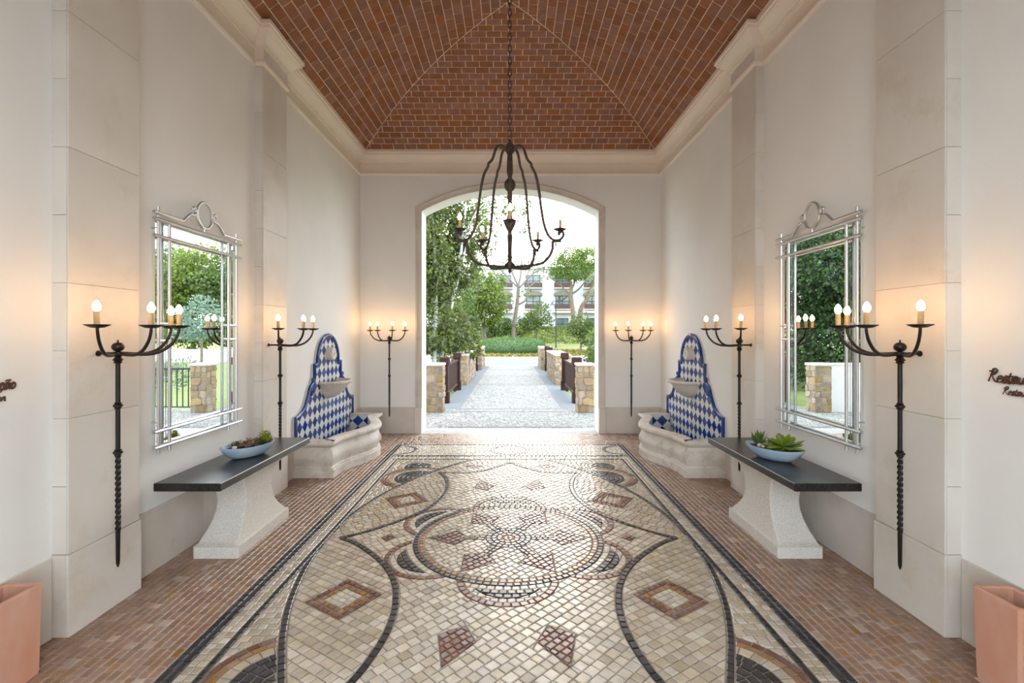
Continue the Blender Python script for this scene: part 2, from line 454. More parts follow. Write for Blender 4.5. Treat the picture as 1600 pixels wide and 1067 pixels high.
for i, sx in enumerate((-1, 1)):
    mb = MB(); x0, x1 = sorted((sx * (HALF - 0.0), sx * (HALF + .115)))
    mb.bbox(x0, x1, Y1 - .05, Y1 + .01, 0, .434)
    struct('trim_%d' % (2 + i), mb, M['limestone_dado'])

# --- cornice: one profile swept round the room with breaks over the pilasters
CORN = [(-.01, 4.355), (.016, 4.355), (.026, 4.368), (.028, 4.385), (.024, 4.402), (.012, 4.408), (.006, 4.418), (.006, 4.538), (.020, 4.538), (.020, 4.553), (.031, 4.553), (.031, 4.572),
        (.036, 4.580), (.044, 4.600), (.060, 4.622), (.083, 4.642), (.100, 4.660), (.106, 4.676), (.124, 4.676), (.124, 4.698), (.131, 4.704), (.140, 4.704), (.140, 4.738), (-.01, 4.738)]
def side_path(s):
    p = [(s * W, Y0)]
    for a, b in PIL:
        p += [(s * W, a), (s * P_IN, a), (s * P_IN, b), (s * W, b)]
    return p
PATH = side_path(-1) + [(-W, Y1)] + [(W, Y1)] + side_path(1)[::-1]
def seg_normal(a, b):
    dx, dy = b[0] - a[0], b[1] - a[1]; l = math.hypot(dx, dy)
    return (dy / l, -dx / l)
def sweep_plan(path, prof):
    N_ = [seg_normal(path[i], path[i + 1]) for i in range(len(path) - 1)]
    V = []; F = []; k = len(prof)
    for i, p in enumerate(path):
        if i == 0: n = N_[0]
        elif i == len(path) - 1: n = N_[-1]
        else:
            a, b = N_[i - 1], N_[i]
            n = a if abs(a[0] * b[0] + a[1] * b[1]) > .9 else (a[0] + b[0], a[1] + b[1])
        for (o, z) in prof: V.append((p[0] + n[0] * o, p[1] + n[1] * o, z))
    for i in range(len(path) - 1):
        for j in range(k - 1):
            F.append((i * k + j, i * k + j + 1, (i + 1) * k + j + 1, (i + 1) * k + j))
    return MB().add(V, F)
struct('trim_4', sweep_plan(PATH, CORN), M['plaster_cream'], smooth=35)

# --- pilasters clad in limestone slabs
tn = 5
for s in (-1, 1):
    for (a, b) in PIL:
        core = MB(); x0, x1 = sorted((s * (W + .01), s * (P_IN + .006)))
        core.box(x0, x1, a + .006, b - .006, 0, 4.536)
        p = struct('trim_%d' % tn, core, M['joint']); tn += 1
        levels = [0, .46, 1.22, 1.98, 2.74, 3.50, 4.352]
        for i in range(len(levels) - 1):
            z0, z1 = levels[i] + .0012, levels[i + 1] - .0012
            e = .008 if i == 0 else 0
            x0, x1 = sorted((s * (P_IN + .010), s * (P_IN - e)))
            MB().bbox(x0, x1, a + .0005 - e, b - .0005 + e, z0, z1, .0015).build('stone_slab', M['limestone'], p)
        lv2 = [0, .46, .84, 1.22, 1.60, 1.98, 2.36, 2.74, 3.12, 3.50, 3.90, 4.352]
        for i in range(len(lv2) - 1):
            z0, z1 = lv2[i] + .0012, lv2[i + 1] - .0012
            e = .008 if i == 0 else 0
            x0, x1 = sorted((s * (W + .005), s * (P_IN + .0115)))
            for (ya, yb) in ((a - e, a + .012), (b - .012, b + e)):
                MB().bbox(x0, x1, ya, yb, z0, z1, .0012).build('stone_slab', M['limestone'], p)
        x0, x1 = sorted((s * (W + .005), s * (P_IN - .008)))
        MB().bbox(x0, x1, a - .004, b + .004, 4.408, 4.538, .001).build('stone_slab', M['limestone'], p)

# --- stone dado (baseboards) cut into slabs
def dado(name, boxes):
    base = MB()
    for (x0, x1, y0, y1) in boxes[:1]: pass
    root = None
    for i, (x0, x1, y0, y1) in enumerate(boxes):
        m = MB().bbox(x0, x1, y0, y1, 0.0, .445, .0015)
        if root is None:
            root = m.build(name, M['limestone_dado']); root['kind'] = 'structure'
        else:
            m.build('stone_slab', M['limestone_dado'], root)
def cuts(a, b, n): return [(a + (b - a) * i / n + .0006, a + (b - a) * (i + 1) / n - .0006) for i in range(n)]
for s, nm in ((-1, 'left'), (1, 'right')):
    bx = []
    for (a, b, n) in ((Y0, 2.735 - .012, 3), (3.263, 4.872, 2), (5.393, Y1, 3)):
        for (c, d) in cuts(a, b, n):
            x0, x1 = sorted((s * (W + .005), s * (W - .012)))
            bx.append((x0, x1, c, d))
    dado('baseboard_' + nm, bx)
bx = []
for sx in (-1, 1):
    x0, x1 = sorted((sx * (HALF + .116), sx * (W - .013)))
    bx.append((x0, x1, Y1 - .012, Y1 + .005))
dado('baseboard_far', bx)

# ------------------------------------------------------------------ brick vault
VH, VT = 2.40, 5.59
VR = (VH ** 2 + .84 ** 2) / (2 * .84)
VY0, VY1 = 0.0, 8.14
ARCL = VR * math.asin(VH / VR)
def v_d(sx):      # arc length from the springing -> plan distance from the springing
    return VH - VR * math.sin((ARCL - sx) / VR)
def v_z(d): return VT - VR + math.sqrt(max(0, VR ** 2 - (VH - d) ** 2))
def slope_pt(side, u, sx, h):
    """u along the eave, sx arc length up the slope, h proud of the surface (downwards, into the room)"""
    d = v_d(sx); ang = (VH - d) / VR
    nin = math.sin(math.asin(max(-1, min(1, ang))))
    cz = math.cos(math.asin(max(-1, min(1, ang))))
    dd = d + h * nin; z = v_z(d) - h * cz
    if side == 'L': return (-VH + dd, u, z)
    if side == 'R': return (VH - dd, u, z)
    if side == 'F': return (u, VY1 - dd, z)
    return (u, VY0 + dd, z)
mb = MB()
NS = 26
def vgrid():
    ss = [-.22 + (ARCL + .22) * i / NS for i in range(NS + 1)]
    for side in 'LRFN':
        rows = []
        for sx in ss:
            d = v_d(sx)
            if side in 'LR': u0, u1 = VY0 + d, VY1 - d
            else: u0, u1 = -VH + d, VH - d
            rows.append([slope_pt(side, u0 + (u1 - u0) * k / 8, sx, 0) for k in range(9)])
        V = [p for r in rows for p in r]
        F = [(i * 9 + k, i * 9 + k + 1, (i + 1) * 9 + k + 1, (i + 1) * 9 + k) for i in range(NS) for k in range(8)]
        mb.add(V, F)
vgrid()
ceiling = mb.build('ceiling', M['mortar']); ceiling['kind'] = 'structure'
# outer roof that keeps the daylight out
mb = MB(); mb.box(-W - .35, W + .35, Y0 - .4, YB, 5.63, 5.80)
struct('roof', mb, M['white_wall'])
for s_ in (-1, 1):
    pass

def clip(poly, f):
    n = len(poly)
    if n < 3: return []
    v = [f(p) for p in poly]
    if min(v) >= 0: return poly
    if max(v) <= 0: return []
    out = []
    for i in range(n):
        a, b = poly[i], poly[(i + 1) % n]; va, vb = v[i], v[(i + 1) % n]
        if va >= 0: out.append(a)
        if (va > 0 and vb < 0) or (va < 0 and vb > 0):
            t = va / (va - vb)
            out.append((a[0] + (b[0] - a[0]) * t, a[1] + (b[1] - a[1]) * t))
    return out
def area(p):
    return 0.5 * sum(p[i][0] * p[(i + 1) % len(p)][1] - p[(i + 1) % len(p)][0] * p[i][1] for i in range(len(p)))
def cent(p): return (sum(q[0] for q in p) / len(p), sum(q[1] for q in p) / len(p))
def ccw(p): return p if area(p) > 0 else p[::-1]
def inset(poly, g):
    P = poly; n = len(poly); out = poly
    for i in range(n):
        a, b = P[i], P[(i + 1) % n]
        ex, ey = b[0] - a[0], b[1] - a[1]; l = math.hypot(ex, ey)
        if l < 1e-7: continue
        nx, ny = -ey / l, ex / l
        out = clip(out, lambda p: (p[0] - a[0]) * nx + (p[1] - a[1]) * ny - g)
        if len(out) < 3: return []
    return out
def tidy(poly, e=0.0015):
    out = []
    for p in poly:
        if not out or math.hypot(p[0] - out[-1][0], p[1] - out[-1][1]) > e: out.append(p)
    while len(out) > 2 and math.hypot(out[0][0] - out[-1][0], out[0][1] - out[-1][1]) < e: out.pop()
    return out
def piece(poly, top, bev, low, fmap, tilt=0.0):
    """small bevelled stone: outline poly, top height, chamfer, lower height"""
    c = cent(poly); n = len(poly)
    tp = inset(poly, bev)
    if len(tp) != n:
        tp = [(c[0] + (p[0] - c[0]) * .86, c[1] + (p[1] - c[1]) * .86) for p in poly]
    ta, tb = random.uniform(-tilt, tilt), random.uniform(-tilt, tilt)
    V = [fmap(p[0], p[1], top + (p[0] - c[0]) * ta + (p[1] - c[1]) * tb) for p in tp]
    V += [fmap(p[0], p[1], top - bev * .8) for p in poly] + [fmap(p[0], p[1], low) for p in poly]
    F = [tuple(range(n))]
    for r in (0, 1):
        for i in range(n):
            F.append((r * n + i, (r + 1) * n + i, (r + 1) * n + (i + 1) % n, r * n + (i + 1) % n))
    return V, F
def px(p):
    if p[1] < .3: return None
    return (800 + (p[0] - CAM_X) * 765 / p[1], 520 - (p[2] - CAM_Z) * 765 / p[1])
def screen_area(V, n):
    q = [px(p) for p in V[:n]]
    if any(k is None for k in q): return 0
    c = (sum(a for a, b in q) / n, sum(b for a, b in q) / n)
    if not (0 < c[0] < 1600 and 0 < c[1] < 1067): return 0
    return abs(area(q))

def split_pieces(pieces, root, single, joined, limit=300, mats=None):
    """pieces: (V, F, material index, n_top). the largest in view become parts, the rest one joined part"""
    order = sorted(range(len(pieces)), key=lambda i: -screen_area(pieces[i][0], pieces[i][3]))
    keep = set(i for i in order[:limit] if screen_area(pieces[i][0], pieces[i][3]) > 0)
    for i in sorted(keep):
        V, F, mi, n = pieces[i]
        MB().add(V, F).build(single, mats[mi], root)
    big = MB()
    for i, (V, F, mi, n) in enumerate(pieces):
        if i not in keep: big.add(V, F, mi)
    o = big.build(joined, mats, root); o['kind'] = 'stuff'
    return o

bricks = []
BL = 0.193
for side in 'LRFN':
    rows = 23 if side in 'LR' else 25
    CH = ARCL / rows
    for r in range(rows):
        s0, s1 = r * CH, (r + 1) * CH
        off = (BL / 2 if r % 2 else 0) + random.uniform(-.02, .02)
        u = -6 + off
        L_, H_ = (VY0, VY1) if side in 'LR' else (-VH, VH)
        while u < 9:
            a, b = u, u + BL; u += BL
            if b < L_ or a > H_: continue
            j = random.uniform(-.004, .004)
            poly = [(a, s0), (b + j, s0), (b, s1), (a + j, s1)]
            poly = clip(poly, lambda p: p[0] - (L_ + v_d(p[1])) - .004)
            poly = clip(poly, lambda p: (H_ - v_d(p[1])) - p[0] - .004)
            poly = tidy(poly)
            if len(poly) < 3 or area(poly) < 8e-4: continue
            poly = tidy(inset(poly, .0050))
            if len(poly) < 3 or area(poly) < 5e-4: continue
            if side in 'RF' or True:
                pass
            top = .005 + random.uniform(-.0015, .0015)
            V, F = piece(poly, top, .002, -.004, lambda a_, b_, h, sd=side: slope_pt(sd, a_, b_, h))
            bricks.append((V, F, 0, len(poly)))
split_pieces(bricks, ceiling, 'brick', 'bricks', 300, [M['brick']])

# ------------------------------------------------------------------ mosaic floor of small cut stones
def quarter_curve(pts, n=6):
    return [(p.x, p.y) for p in catmull([(a, b, 0) for a, b in pts], n)]
STAR_A = quarter_curve([(1.40, 0), (1.235, .11), (1.015, .335), (.86, .55), (.757, .77), (.70, 1.0), (.682, 1.2), (.69, 1.38), (.735, 1.62), (.80, 1.80), (.866, 1.90)])
STAR_B = quarter_curve([(.866, 1.90), (.70, 1.887), (.553, 1.882), (.43, 1.915), (.292, 2.014), (.154, 2.167), (0, 2.376)])
VES = quarter_curve([(1.508, 0), (1.497, .27), (1.465, .55), (1.41, .83), (1.35, 1.06), (1.25, 1.34), (1.173, 1.51), (1.095, 1.68), (1.01, 1.83), (.92, 1.975), (.77, 2.19), (.66, 2.33), (.56, 2.45), (.49, 2.53)])
GS = .01
NA, NB = 190, 280
def quarter_sdf(line, extra):
    """signed distance (positive towards the middle) to a quarter curve, sampled on a grid"""
    A, B = np.meshgrid(np.arange(NA) * GS, np.arange(NB) * GS, indexing='ij')
    best = np.full(A.shape, 9.0)
    for (p, q) in zip(line[:-1], line[1:]):
        dx, dy = q[0] - p[0], q[1] - p[1]; l2 = dx * dx + dy * dy
        if l2 < 1e-12: continue
        t = np.clip(((A - p[0]) * dx + (B - p[1]) * dy) / l2, 0, 1)
        best = np.minimum(best, np.hypot(A - p[0] - t * dx, B - p[1] - t * dy))
    ring = line + extra
    inside = np.zeros(A.shape, bool); n = len(ring)
    for i in range(n):
        (x1, y1), (x2, y2) = ring[i], ring[(i + 1) % n]
        if y1 == y2: continue
        c = ((y1 > B) != (y2 > B)) & (A < (x2 - x1) * (B - y1) / (y2 - y1) + x1)
        inside ^= c
    G = np.where(inside, best, -best).tolist()
    def f(p):
        a = min(abs(p[0]) / GS, NA - 1.01); b = min(abs(p[1]) / GS, NB - 1.01)
        i, j = int(a), int(b); u, v = a - i, b - j
        return (G[i][j] * (1 - u) + G[i + 1][j] * u) * (1 - v) + (G[i][j + 1] * (1 - u) + G[i + 1][j + 1] * u) * v
    return f
sdS = quarter_sdf(STAR_A + STAR_B[1:], [(-.02, 2.376), (-.02, -.02), (1.40, -.02)])
sdV = quarter_sdf(VES, [(.49, 2.7), (-.02, 2.7), (-.02, -.02), (1.508, -.02)])

stones = []   # (polygon, material index, height)
FM = ['s_beige', 's_white', 's_black', 's_brown', 's_orange', 's_red', 's_pale', 's_grey']
FI = {k: i for i, k in enumerate(FM)}
YMIN = -4.25
def put(poly, mat, gap=.0032, h=0.0, amin=4e-4):
    poly = tidy(poly, .003)
    if len(poly) < 3: return
    poly = ccw(poly)
    if area(poly) < amin: return
    q = tidy(inset(poly, gap), .002)
    if len(q) < 3 or area(q) < amin * .5: return
    stones.append((q, FI[mat], h + random.uniform(-.0012, .0012)))
def grid(x0, x1, y0, y1, ang, sx, sy, bond=.5, jit=.10):
    """rows of slightly uneven stones laid at an angle over a rectangle"""
    c, s = math.cos(ang), math.sin(ang)
    cx, cy = (x0 + x1) / 2, (y0 + y1) / 2
    R_ = math.hypot(x1 - x0, y1 - y0) / 2 + .1
    n = int(R_ / sy) + 1
    for j in range(-n, n + 1):
        v0, v1 = j * sy, (j + 1) * sy
        u = -R_ + (bond * sx if j % 2 else 0)
        while u < R_:
            l = sx * random.uniform(1 - jit * 2, 1 + jit * 2)
            k = random.uniform(-jit, jit) * sx
            q = [(u, v0), (u + l, v0), (u + l + k * 0, v1), (u, v1)]
            u += l
            p = [(cx + a * c - b * s, cy + a * s + b * c) for a, b in q]
            mx, my = cent(p)
            if x0 - .08 < mx < x1 + .08 and y0 - .08 < my < y1 + .08:
                yield p
def ring_clip(c, r0, r1):
    return (lambda p: math.hypot(p[0] - c[0], p[1] - c[1]) - r0), (lambda p: r1 - math.hypot(p[0] - c[0], p[1] - c[1]))
def cuts_of(polys, fs):
    """split every polygon on both sides of closed curves: fs = (signed function, half width)"""
    for f, w in fs:
        out = []
        for p in polys:
            for g in ((lambda q: f(q) - w), (lambda q: -f(q) - w)):
                k = clip(p, g)
                if len(k) >= 3: out.append(k)
        polys = out
    return polys
def keep(p, fs):
    for f in fs:
        p = clip(p, f)
        if len(p) < 3: return []
    return p
def inside_poly(poly):
    """half planes of a convex polygon"""
    poly = ccw(list(poly)); fs = []
    for i in range(len(poly)):
        a, b = poly[i], poly[(i + 1) % len(poly)]
        l = math.hypot(b[0] - a[0], b[1] - a[1]); nx, ny = -(b[1] - a[1]) / l, (b[0] - a[0]) / l
        fs.append(lambda p, a=a, nx=nx, ny=ny: (p[0] - a[0]) * nx + (p[1] - a[1]) * ny)
    return fs
def outside_poly(poly):
    fs = inside_poly(poly)
    return lambda p: -min(f(p) for f in fs)
def subtract(p, polys):
    """outside of convex shapes, splitting where needed"""
    out = [p]
    for poly in polys:
        c = cent(poly); rad = max(math.hypot(q[0] - c[0], q[1] - c[1]) for q in poly)
        nxt = []
        for k in out:
            kc = cent(k)
            if math.hypot(kc[0] - c[0], kc[1] - c[1]) > rad + .1: nxt.append(k); continue
            rest = k; bits = []
            for f in inside_poly(poly):
                o = clip(rest, lambda q: -f(q))
                if len(o) >= 3: bits.append(o)
                rest = clip(rest, f)
                if len(rest) < 3: break
            nxt.extend(bits if len(rest) >= 3 and abs(area(rest)) > 1e-5 else [k])
        out = nxt
    return out
def along(line, w, mat, sl=.058, fs=(), h=.001, off=0.0):
    """a row of stones following a line"""
    L = [0]
    for a, b in zip(line[:-1], line[1:]): L.append(L[-1] + math.hypot(b[0] - a[0], b[1] - a[1]))
    n = max(1, round(L[-1] / sl))
    def at(d):
        d = max(0, min(L[-1] - 1e-6, d)); i = 0
        lo, hi = 0, len(L) - 1
        while hi - lo > 1:
            m_ = (lo + hi) // 2
            if L[m_] <= d: lo = m_
            else: hi = m_
        a, b = line[lo], line[lo + 1]; t = (d - L[lo]) / max(1e-9, L[lo + 1] - L[lo])
        x, y = a[0] + (b[0] - a[0]) * t, a[1] + (b[1] - a[1]) * t
        tx, ty = b[0] - a[0], b[1] - a[1]; l = math.hypot(tx, ty)
        return x, y, -ty / l, tx / l
    ds = [L[-1] * i / n + (random.uniform(-.1, .1) * sl if 0 < i < n else 0) for i in range(n + 1)]
    for d0, d1 in zip(ds[:-1], ds[1:]):
        a, b = at(d0), at(d1)
        q = [(a[0] + a[2] * (off - w / 2), a[1] + a[3] * (off - w / 2)), (b[0] + b[2] * (off - w / 2), b[1] + b[3] * (off - w / 2)),
             (b[0] + b[2] * (off + w / 2), b[1] + b[3] * (off + w / 2)), (a[0] + a[2] * (off + w / 2), a[1] + a[3] * (off + w / 2))]
        q = keep(q, fs)
        put(q, mat, h=h)
def circle(c, r, n=96, a0=0, a1=2 * PI): return [(c[0] + r * math.cos(a0 + (a1 - a0) * i / n), c[1] + r * math.sin(a0 + (a1 - a0) * i / n)) for i in range(n + 1)]
def polar(c, r0, r1, sl, a0=0, a1=2 * PI):
    n = max(3, round((a1 - a0) * (r0 + r1) / 2 / sl)); ph = random.uniform(0, 1) * (a1 - a0) / n if a1 - a0 > 6 else 0
    for i in range(n):
        x0, x1 = a0 + ph + (a1 - a0) * i / n, a0 + ph + (a1 - a0) * (i + 1) / n
        yield [(c[0] + r0 * math.cos(x0), c[1] + r0 * math.sin(x0)), (c[0] + r1 * math.cos(x0), c[1] + r1 * math.sin(x0)),
               (c[0] + r1 * math.cos(x1), c[1] + r1 * math.sin(x1)), (c[0] + r0 * math.cos(x1), c[1] + r0 * math.sin(x1))]
SIGN = [(1, 1), (-1, 1), (-1, -1), (1, -1)]
rot = lambda x, y, a: (x * math.cos(a) - y * math.sin(a), x * math.sin(a) + y * math.cos(a))
beige = lambda: 's_white' if random.random() < .22 else 's_beige'
white = lambda: 's_beige' if random.random() < .25 else 's_white'
# medallion: kites and flower
KITES = []
for k in range(6):
    a = k * PI / 3
    KITES.append([rot(x, y, a) for x, y in ((.675, 0), (.43, .145), (.34, .06), (.19, .035), (.19, -.035), (.34, -.06), (.43, -.145))])
KC = []   # convex halves
for k in range(6):
    a = k * PI / 3
    KC.append([rot(x, y, a) for x, y in ((.675, 0), (.43, .145), (.33, 0), (.43, -.145))])
    KC.append([rot(x, y, a) for x, y in ((.40, .03), (.16, .045), (.16, -.045), (.40, -.03))])
for p in grid(-.7, .7, -.7, .7, PI / 4, .062, .052):
    q = keep(p, [lambda t: .6885 - math.hypot(*t), lambda t: math.hypot(*t) - .19])
    if len(q) < 3: continue
    for k in subtract(q, KC): put(k, white(), amin=3e-4)
for i, kp in enumerate(KC):
    for p in grid(min(t[0] for t in kp), max(t[0] for t in kp), min(t[1] for t in kp), max(t[1] for t in kp), PI / 4 if i % 2 == 0 else (i // 2) * PI / 3, .052, .048):
        q = keep(p, inside_poly(kp) + [lambda t: math.hypot(*t) - .19])
        put(q, 's_brown' if i % 2 == 0 else ('s_grey' if random.random() < .5 else 's_brown'), h=.001, amin=2.5e-4)
for i, (r0, r1, mt) in enumerate(((.0, .055, 's_white'), (.055, .10, 's_orange'), (.10, .145, 's_grey'), (.145, .19, 's_grey'))):
    for p in polar((0, 0), max(r0, .012), r1, .05): put(p, mt, amin=2e-4)
for p in polar((0, 0), .69, .735, .052): put(p, 's_orange')
for p in polar((0, 0), .735, .78, .052): put(p, 's_black')
# six lobes round the medallion
LR, LCR = .352, .682
LOBES = [(LCR * math.cos(PI / 6 + k * PI / 3), LCR * math.sin(PI / 6 + k * PI / 3)) for k in range(6)]
inS = lambda t: sdS(t) - .0225
for k, c in enumerate(LOBES):
    a = PI / 6 + k * PI / 3
    wedge = [lambda t, a=a: math.sin(PI / 6) * (t[0] * math.cos(a) + t[1] * math.sin(a)) - math.cos(PI / 6) * abs(-t[0] * math.sin(a) + t[1] * math.cos(a)) + .004]
    ringf = lambda t: math.hypot(*t) - .781
    along(circle(c, LR - .025, 60, a - 1.75, a + 1.75), .05, 's_brown', .054, [ringf, inS] + wedge)
    for i in range(6):
        r0, r1 = .781 + i * .05, .781 + (i + 1) * .05
        for p in polar((0, 0), r0, r1, .055, a - PI / 6, a + PI / 6):
            dist = lambda t: math.hypot(t[0] - c[0], t[1] - c[1])
            q = keep(p, [lambda t: LR - .0505 - dist(t), inS] + wedge)
            if len(q) < 3: continue
            if i == 0: put(q, 's_white'); continue
            put(keep(q, [lambda t: .252 - dist(t)]), 's_black', amin=3e-4, h=.001)
            put(keep(q, [lambda t: dist(t) - .252]), 's_white', amin=3e-4)
# insets in the star field
NKITE = []
for sx, sy in SIGN:
    NKITE.append([(sx * x, sy * y) for x, y in ((.39, 1.303), (.238, 1.221), (.168, 1.374), (.329, 1.583))])
SMALL = [[(sx * 1.0 + dx, dy) for dx, dy in ((.062, 0), (0, .07), (-.062, 0), (0, -.07))] for sx in (-1, 1)]
for p in grid(-1.42, 1.42, -2.40, 2.40, PI / 4, .066, .064, bond=.5):
    q = keep(p, [lambda t: math.hypot(*t) - .782, inS])
    if len(q) < 3: continue
    ok = True
    for c in LOBES:
        if math.hypot(cent(q)[0] - c[0], cent(q)[1] - c[1]) < LR + .1:
            q = clip(q, lambda t: math.hypot(t[0] - c[0], t[1] - c[1]) - LR)
            if len(q) < 3: ok = False; break
    if not ok: continue
    for k in subtract(q, NKITE + SMALL): put(k, white())
for kp in NKITE + SMALL:
    for p in grid(min(t[0] for t in kp), max(t[0] for t in kp), min(t[1] for t in kp), max(t[1] for t in kp), PI / 4, .050, .046):
        put(keep(p, inside_poly(kp)), 's_brown', h=.001, amin=2.5e-4)
# star line and lens line
for sx, sy in SIGN:
    fl = lambda L_: [(sx * a, sy * b) for a, b in L_]
    along(fl(STAR_A), .045, 's_black', .062)
    along(fl(STAR_B), .038, 's_black', .055)
    along(fl(VES), .040, 's_black', .060, [lambda t: 1.495 - abs(t[0])])
# field between star and lens
SQ, SQI, SQM = [], [], []
for sx, sy in SIGN:
    for lst, k in ((SQ, 1.0), (SQM, .76), (SQI, .50)):
        cx_, cy_ = 1.05, .928
        v = [(1.103, .683), (.814, .878), (.999, 1.17), (1.284, .981)]
        lst.append([(sx * (cx_ + (a - cx_) * k), sy * (cy_ + (b - cy_) * k)) for a, b in v])
OVAL = [[(sx * (.46 + .10 * math.cos(t)), sy * (2.17 + .06 * math.sin(t))) for t in [i * PI / 4 for i in range(8)]] for sx, sy in SIGN]
for (sx, sy) in SIGN:
    x0, x1 = sorted((0, sx * 1.5)); y0, y1 = sorted((0, sy * 2.5))
    for p in grid(x0, x1, y0, y1, sx * sy * math.radians(-33), .070, .062):
        q = keep(p, [lambda t: sdV(t) - .021, lambda t: -sdS(t) - .0225, lambda t: t[0] * sx, lambda t: t[1] * sy, lambda t: 2.505 - abs(t[1])])
        if len(q) < 3: continue
        for k in subtract(q, SQ + OVAL): put(k, beige())
    i = SIGN.index((sx, sy))
    ang = math.atan2(sy * .195, -sx * .289)
    kp = SQ[i]; bb = (min(t[0] for t in kp), max(t[0] for t in kp), min(t[1] for t in kp), max(t[1] for t in kp))
    for p in grid(*bb, ang, .05, .042):
        q = keep(p, inside_poly(kp))
        if len(q) < 3: continue
        for k in subtract(q, [SQM[i]]): put(k, 's_brown', h=.001, amin=2.5e-4)
        q = keep(p, inside_poly(SQM[i]))
        if len(q) < 3: continue
        for k in subtract(q, [SQI[i]]): put(k, 's_orange', h=.001, amin=2.5e-4)
        put(keep(q, inside_poly(SQI[i])), 's_white', h=.001, amin=2.5e-4)
    for p in grid(min(t[0] for t in OVAL[i]), max(t[0] for t in OVAL[i]), min(t[1] for t in OVAL[i]), max(t[1] for t in OVAL[i]), 0, .05, .045):
        put(keep(p, inside_poly(OVAL[i])), 's_brown', amin=2.5e-4)
# corners outside the lens with rosettes
outV = lambda t: -sdV(t) - .021
inR = [lambda t: 1.494 - abs(t[0]), lambda t: 2.509 - abs(t[1])]
for sx, sy in SIGN:
    c1, c2 = (sx * 1.08, sy * 1.70), (sx * 1.17, sy * 2.18)
    halfs = [lambda t: t[0] * sx, lambda t: t[1] * sy]
    d1 = lambda t: math.hypot(t[0] - c1[0], t[1] - c1[1]); d2 = lambda t: math.hypot(t[0] - c2[0], t[1] - c2[1])
    x0, x1 = sorted((sx * .5, sx * 1.5)); y0, y1 = sorted((0, sy * 2.52))
    for p in grid(x0, x1, y0, y1, 0, .066, .056):
        q = keep(p, [outV, lambda t: d1(t) - .426, lambda t: d2(t) - .262] + inR + halfs)
        put(q, beige(), amin=3e-4)
    for r0, r1, mt in ((.012, .06, 's_black'), (.06, .115, 's_black'), (.115, .17, 's_black'), (.17, .222, 's_black'), (.222, .272, 's_black'), (.272, .338, 's_beige'), (.338, .382, 's_orange'), (.382, .425, 's_brown')):
        for p in polar(c1, r0, r1, .066):
            put(keep(p, [outV] + inR + halfs), mt, amin=2.5e-4)
    for r0, r1, mt in ((.012, .06, 's_grey'), (.06, .12, 's_black'), (.12, .175, 's_black'), (.175, .215, 's_white'), (.215, .26, 's_pale')):
        for p in polar(c2, r0, r1, .06):
            put(keep(p, [outV, lambda t: d1(t) - .426] + inR + halfs), mt, amin=2.5e-4)
# lines, strips and borders
for sx in (-1, 1):
    along([(sx * 1.515, -2.53), (sx * 1.515, 2.53)], .040, 's_black', .062)
    for xr in (1.6525, 1.6975): along([(sx * xr, -3.40), (sx * xr, 3.40)], .045, 's_black', .064)
    y = -2.67
    while y < 2.67:
        l = random.uniform(.045, .058)
        xm = sx * random.uniform(1.575, 1.59)
        put([(sx * 1.535, y), (xm, y), (xm, y + l), (sx * 1.535, y + l)], beige()); put([(xm, y), (sx * 1.63, y), (sx * 1.63, y + l), (xm, y + l)], beige()); y += l
for sy in (-1, 1):
    along([(-1.535, sy * 2.53), (1.535, sy * 2.53)], .040, 's_black', .062)
    for yr in (2.685, 2.722): along([(-1.63, sy * yr), (1.63, sy * yr)], .036, 's_black', .06)
    along([(-1.63, sy * 3.3775), (1.63, sy * 3.3775)], .045, 's_black', .062)
    y0, y1 = sorted((sy * 2.55, sy * 2.667))
    for p in grid(-1.53, 1.53, y0, y1, 0, .066, .0585): put(keep(p, [lambda t: 1.535 - abs(t[0]), lambda t: t[1] - y0, lambda t: y1 - t[1]]), beige())
    y0, y1 = sorted((sy * 2.74, sy * 3.355))
    cs = [((-1.63, sy * 3.048), .26), ((1.63, sy * 3.048), .26), ((0, sy * 3.048), .26)]
    for p in grid(-1.63, 1.63, y0, y1, 0, .066, .0615):
        q = keep(p, [lambda t: 1.63 - abs(t[0]), lambda t: t[1] - y0, lambda t: y1 - t[1]])
        if len(q) < 3: continue
        qs = [q]
        for c, r in cs: qs = cuts_of(qs, [(lambda t, c=c, r=r: r - math.hypot(t[0] - c[0], t[1] - c[1]), .023)])
        for k in qs: put(k, white() if sy > 0 else beige(), amin=3e-4)
    for c, r in cs: along(circle(c, r, 60), .046, 's_grey', .055, [lambda t: 1.629 - abs(t[0])])
# rose and ochre field along the walls, paler rows before the arch
for sx in (-1, 1):
    x0, x1 = sorted((sx * 1.722, sx * 2.56)); n = 17; w = (x1 - x0) / n
    for i in range(n):
        y = YMIN + random.uniform(0, .06)
        while y < Y1 - YC:
            l = random.uniform(.055, .088)
            b = random.uniform(-.004, .004)
            pale = (y > 3.0 and random.random() < .5)
            q = [(x0 + i * w, y + b), (x0 + (i + 1) * w, y - b), (x0 + (i + 1) * w, y + l - b), (x0 + i * w, y + l + b)]
            put(q, 's_pale' if pale or random.random() < .06 else ('s_orange' if random.random() < .06 else 's_red'))
            y += l
for y0, y1 in ((3.402, Y1 - YC), (YMIN, -3.402)):
    n = round((y1 - y0) / .055); w = (y1 - y0) / n
    for i in range(n):
        x = -1.72
        while x < 1.715:
            l = min(random.uniform(.06, .09), 1.72 - x)
            put([(x, y0 + i * w), (x + l, y0 + i * w), (x + l, y0 + (i + 1) * w), (x, y0 + (i + 1) * w)], 's_red' if abs(x) > 1.1 and random.random() < .5 else 's_pale')
            x += l
mb = MB(); mb.box(-1.72, 1.72, YC - 3.40, YC + 3.40, -.12, -.0065)
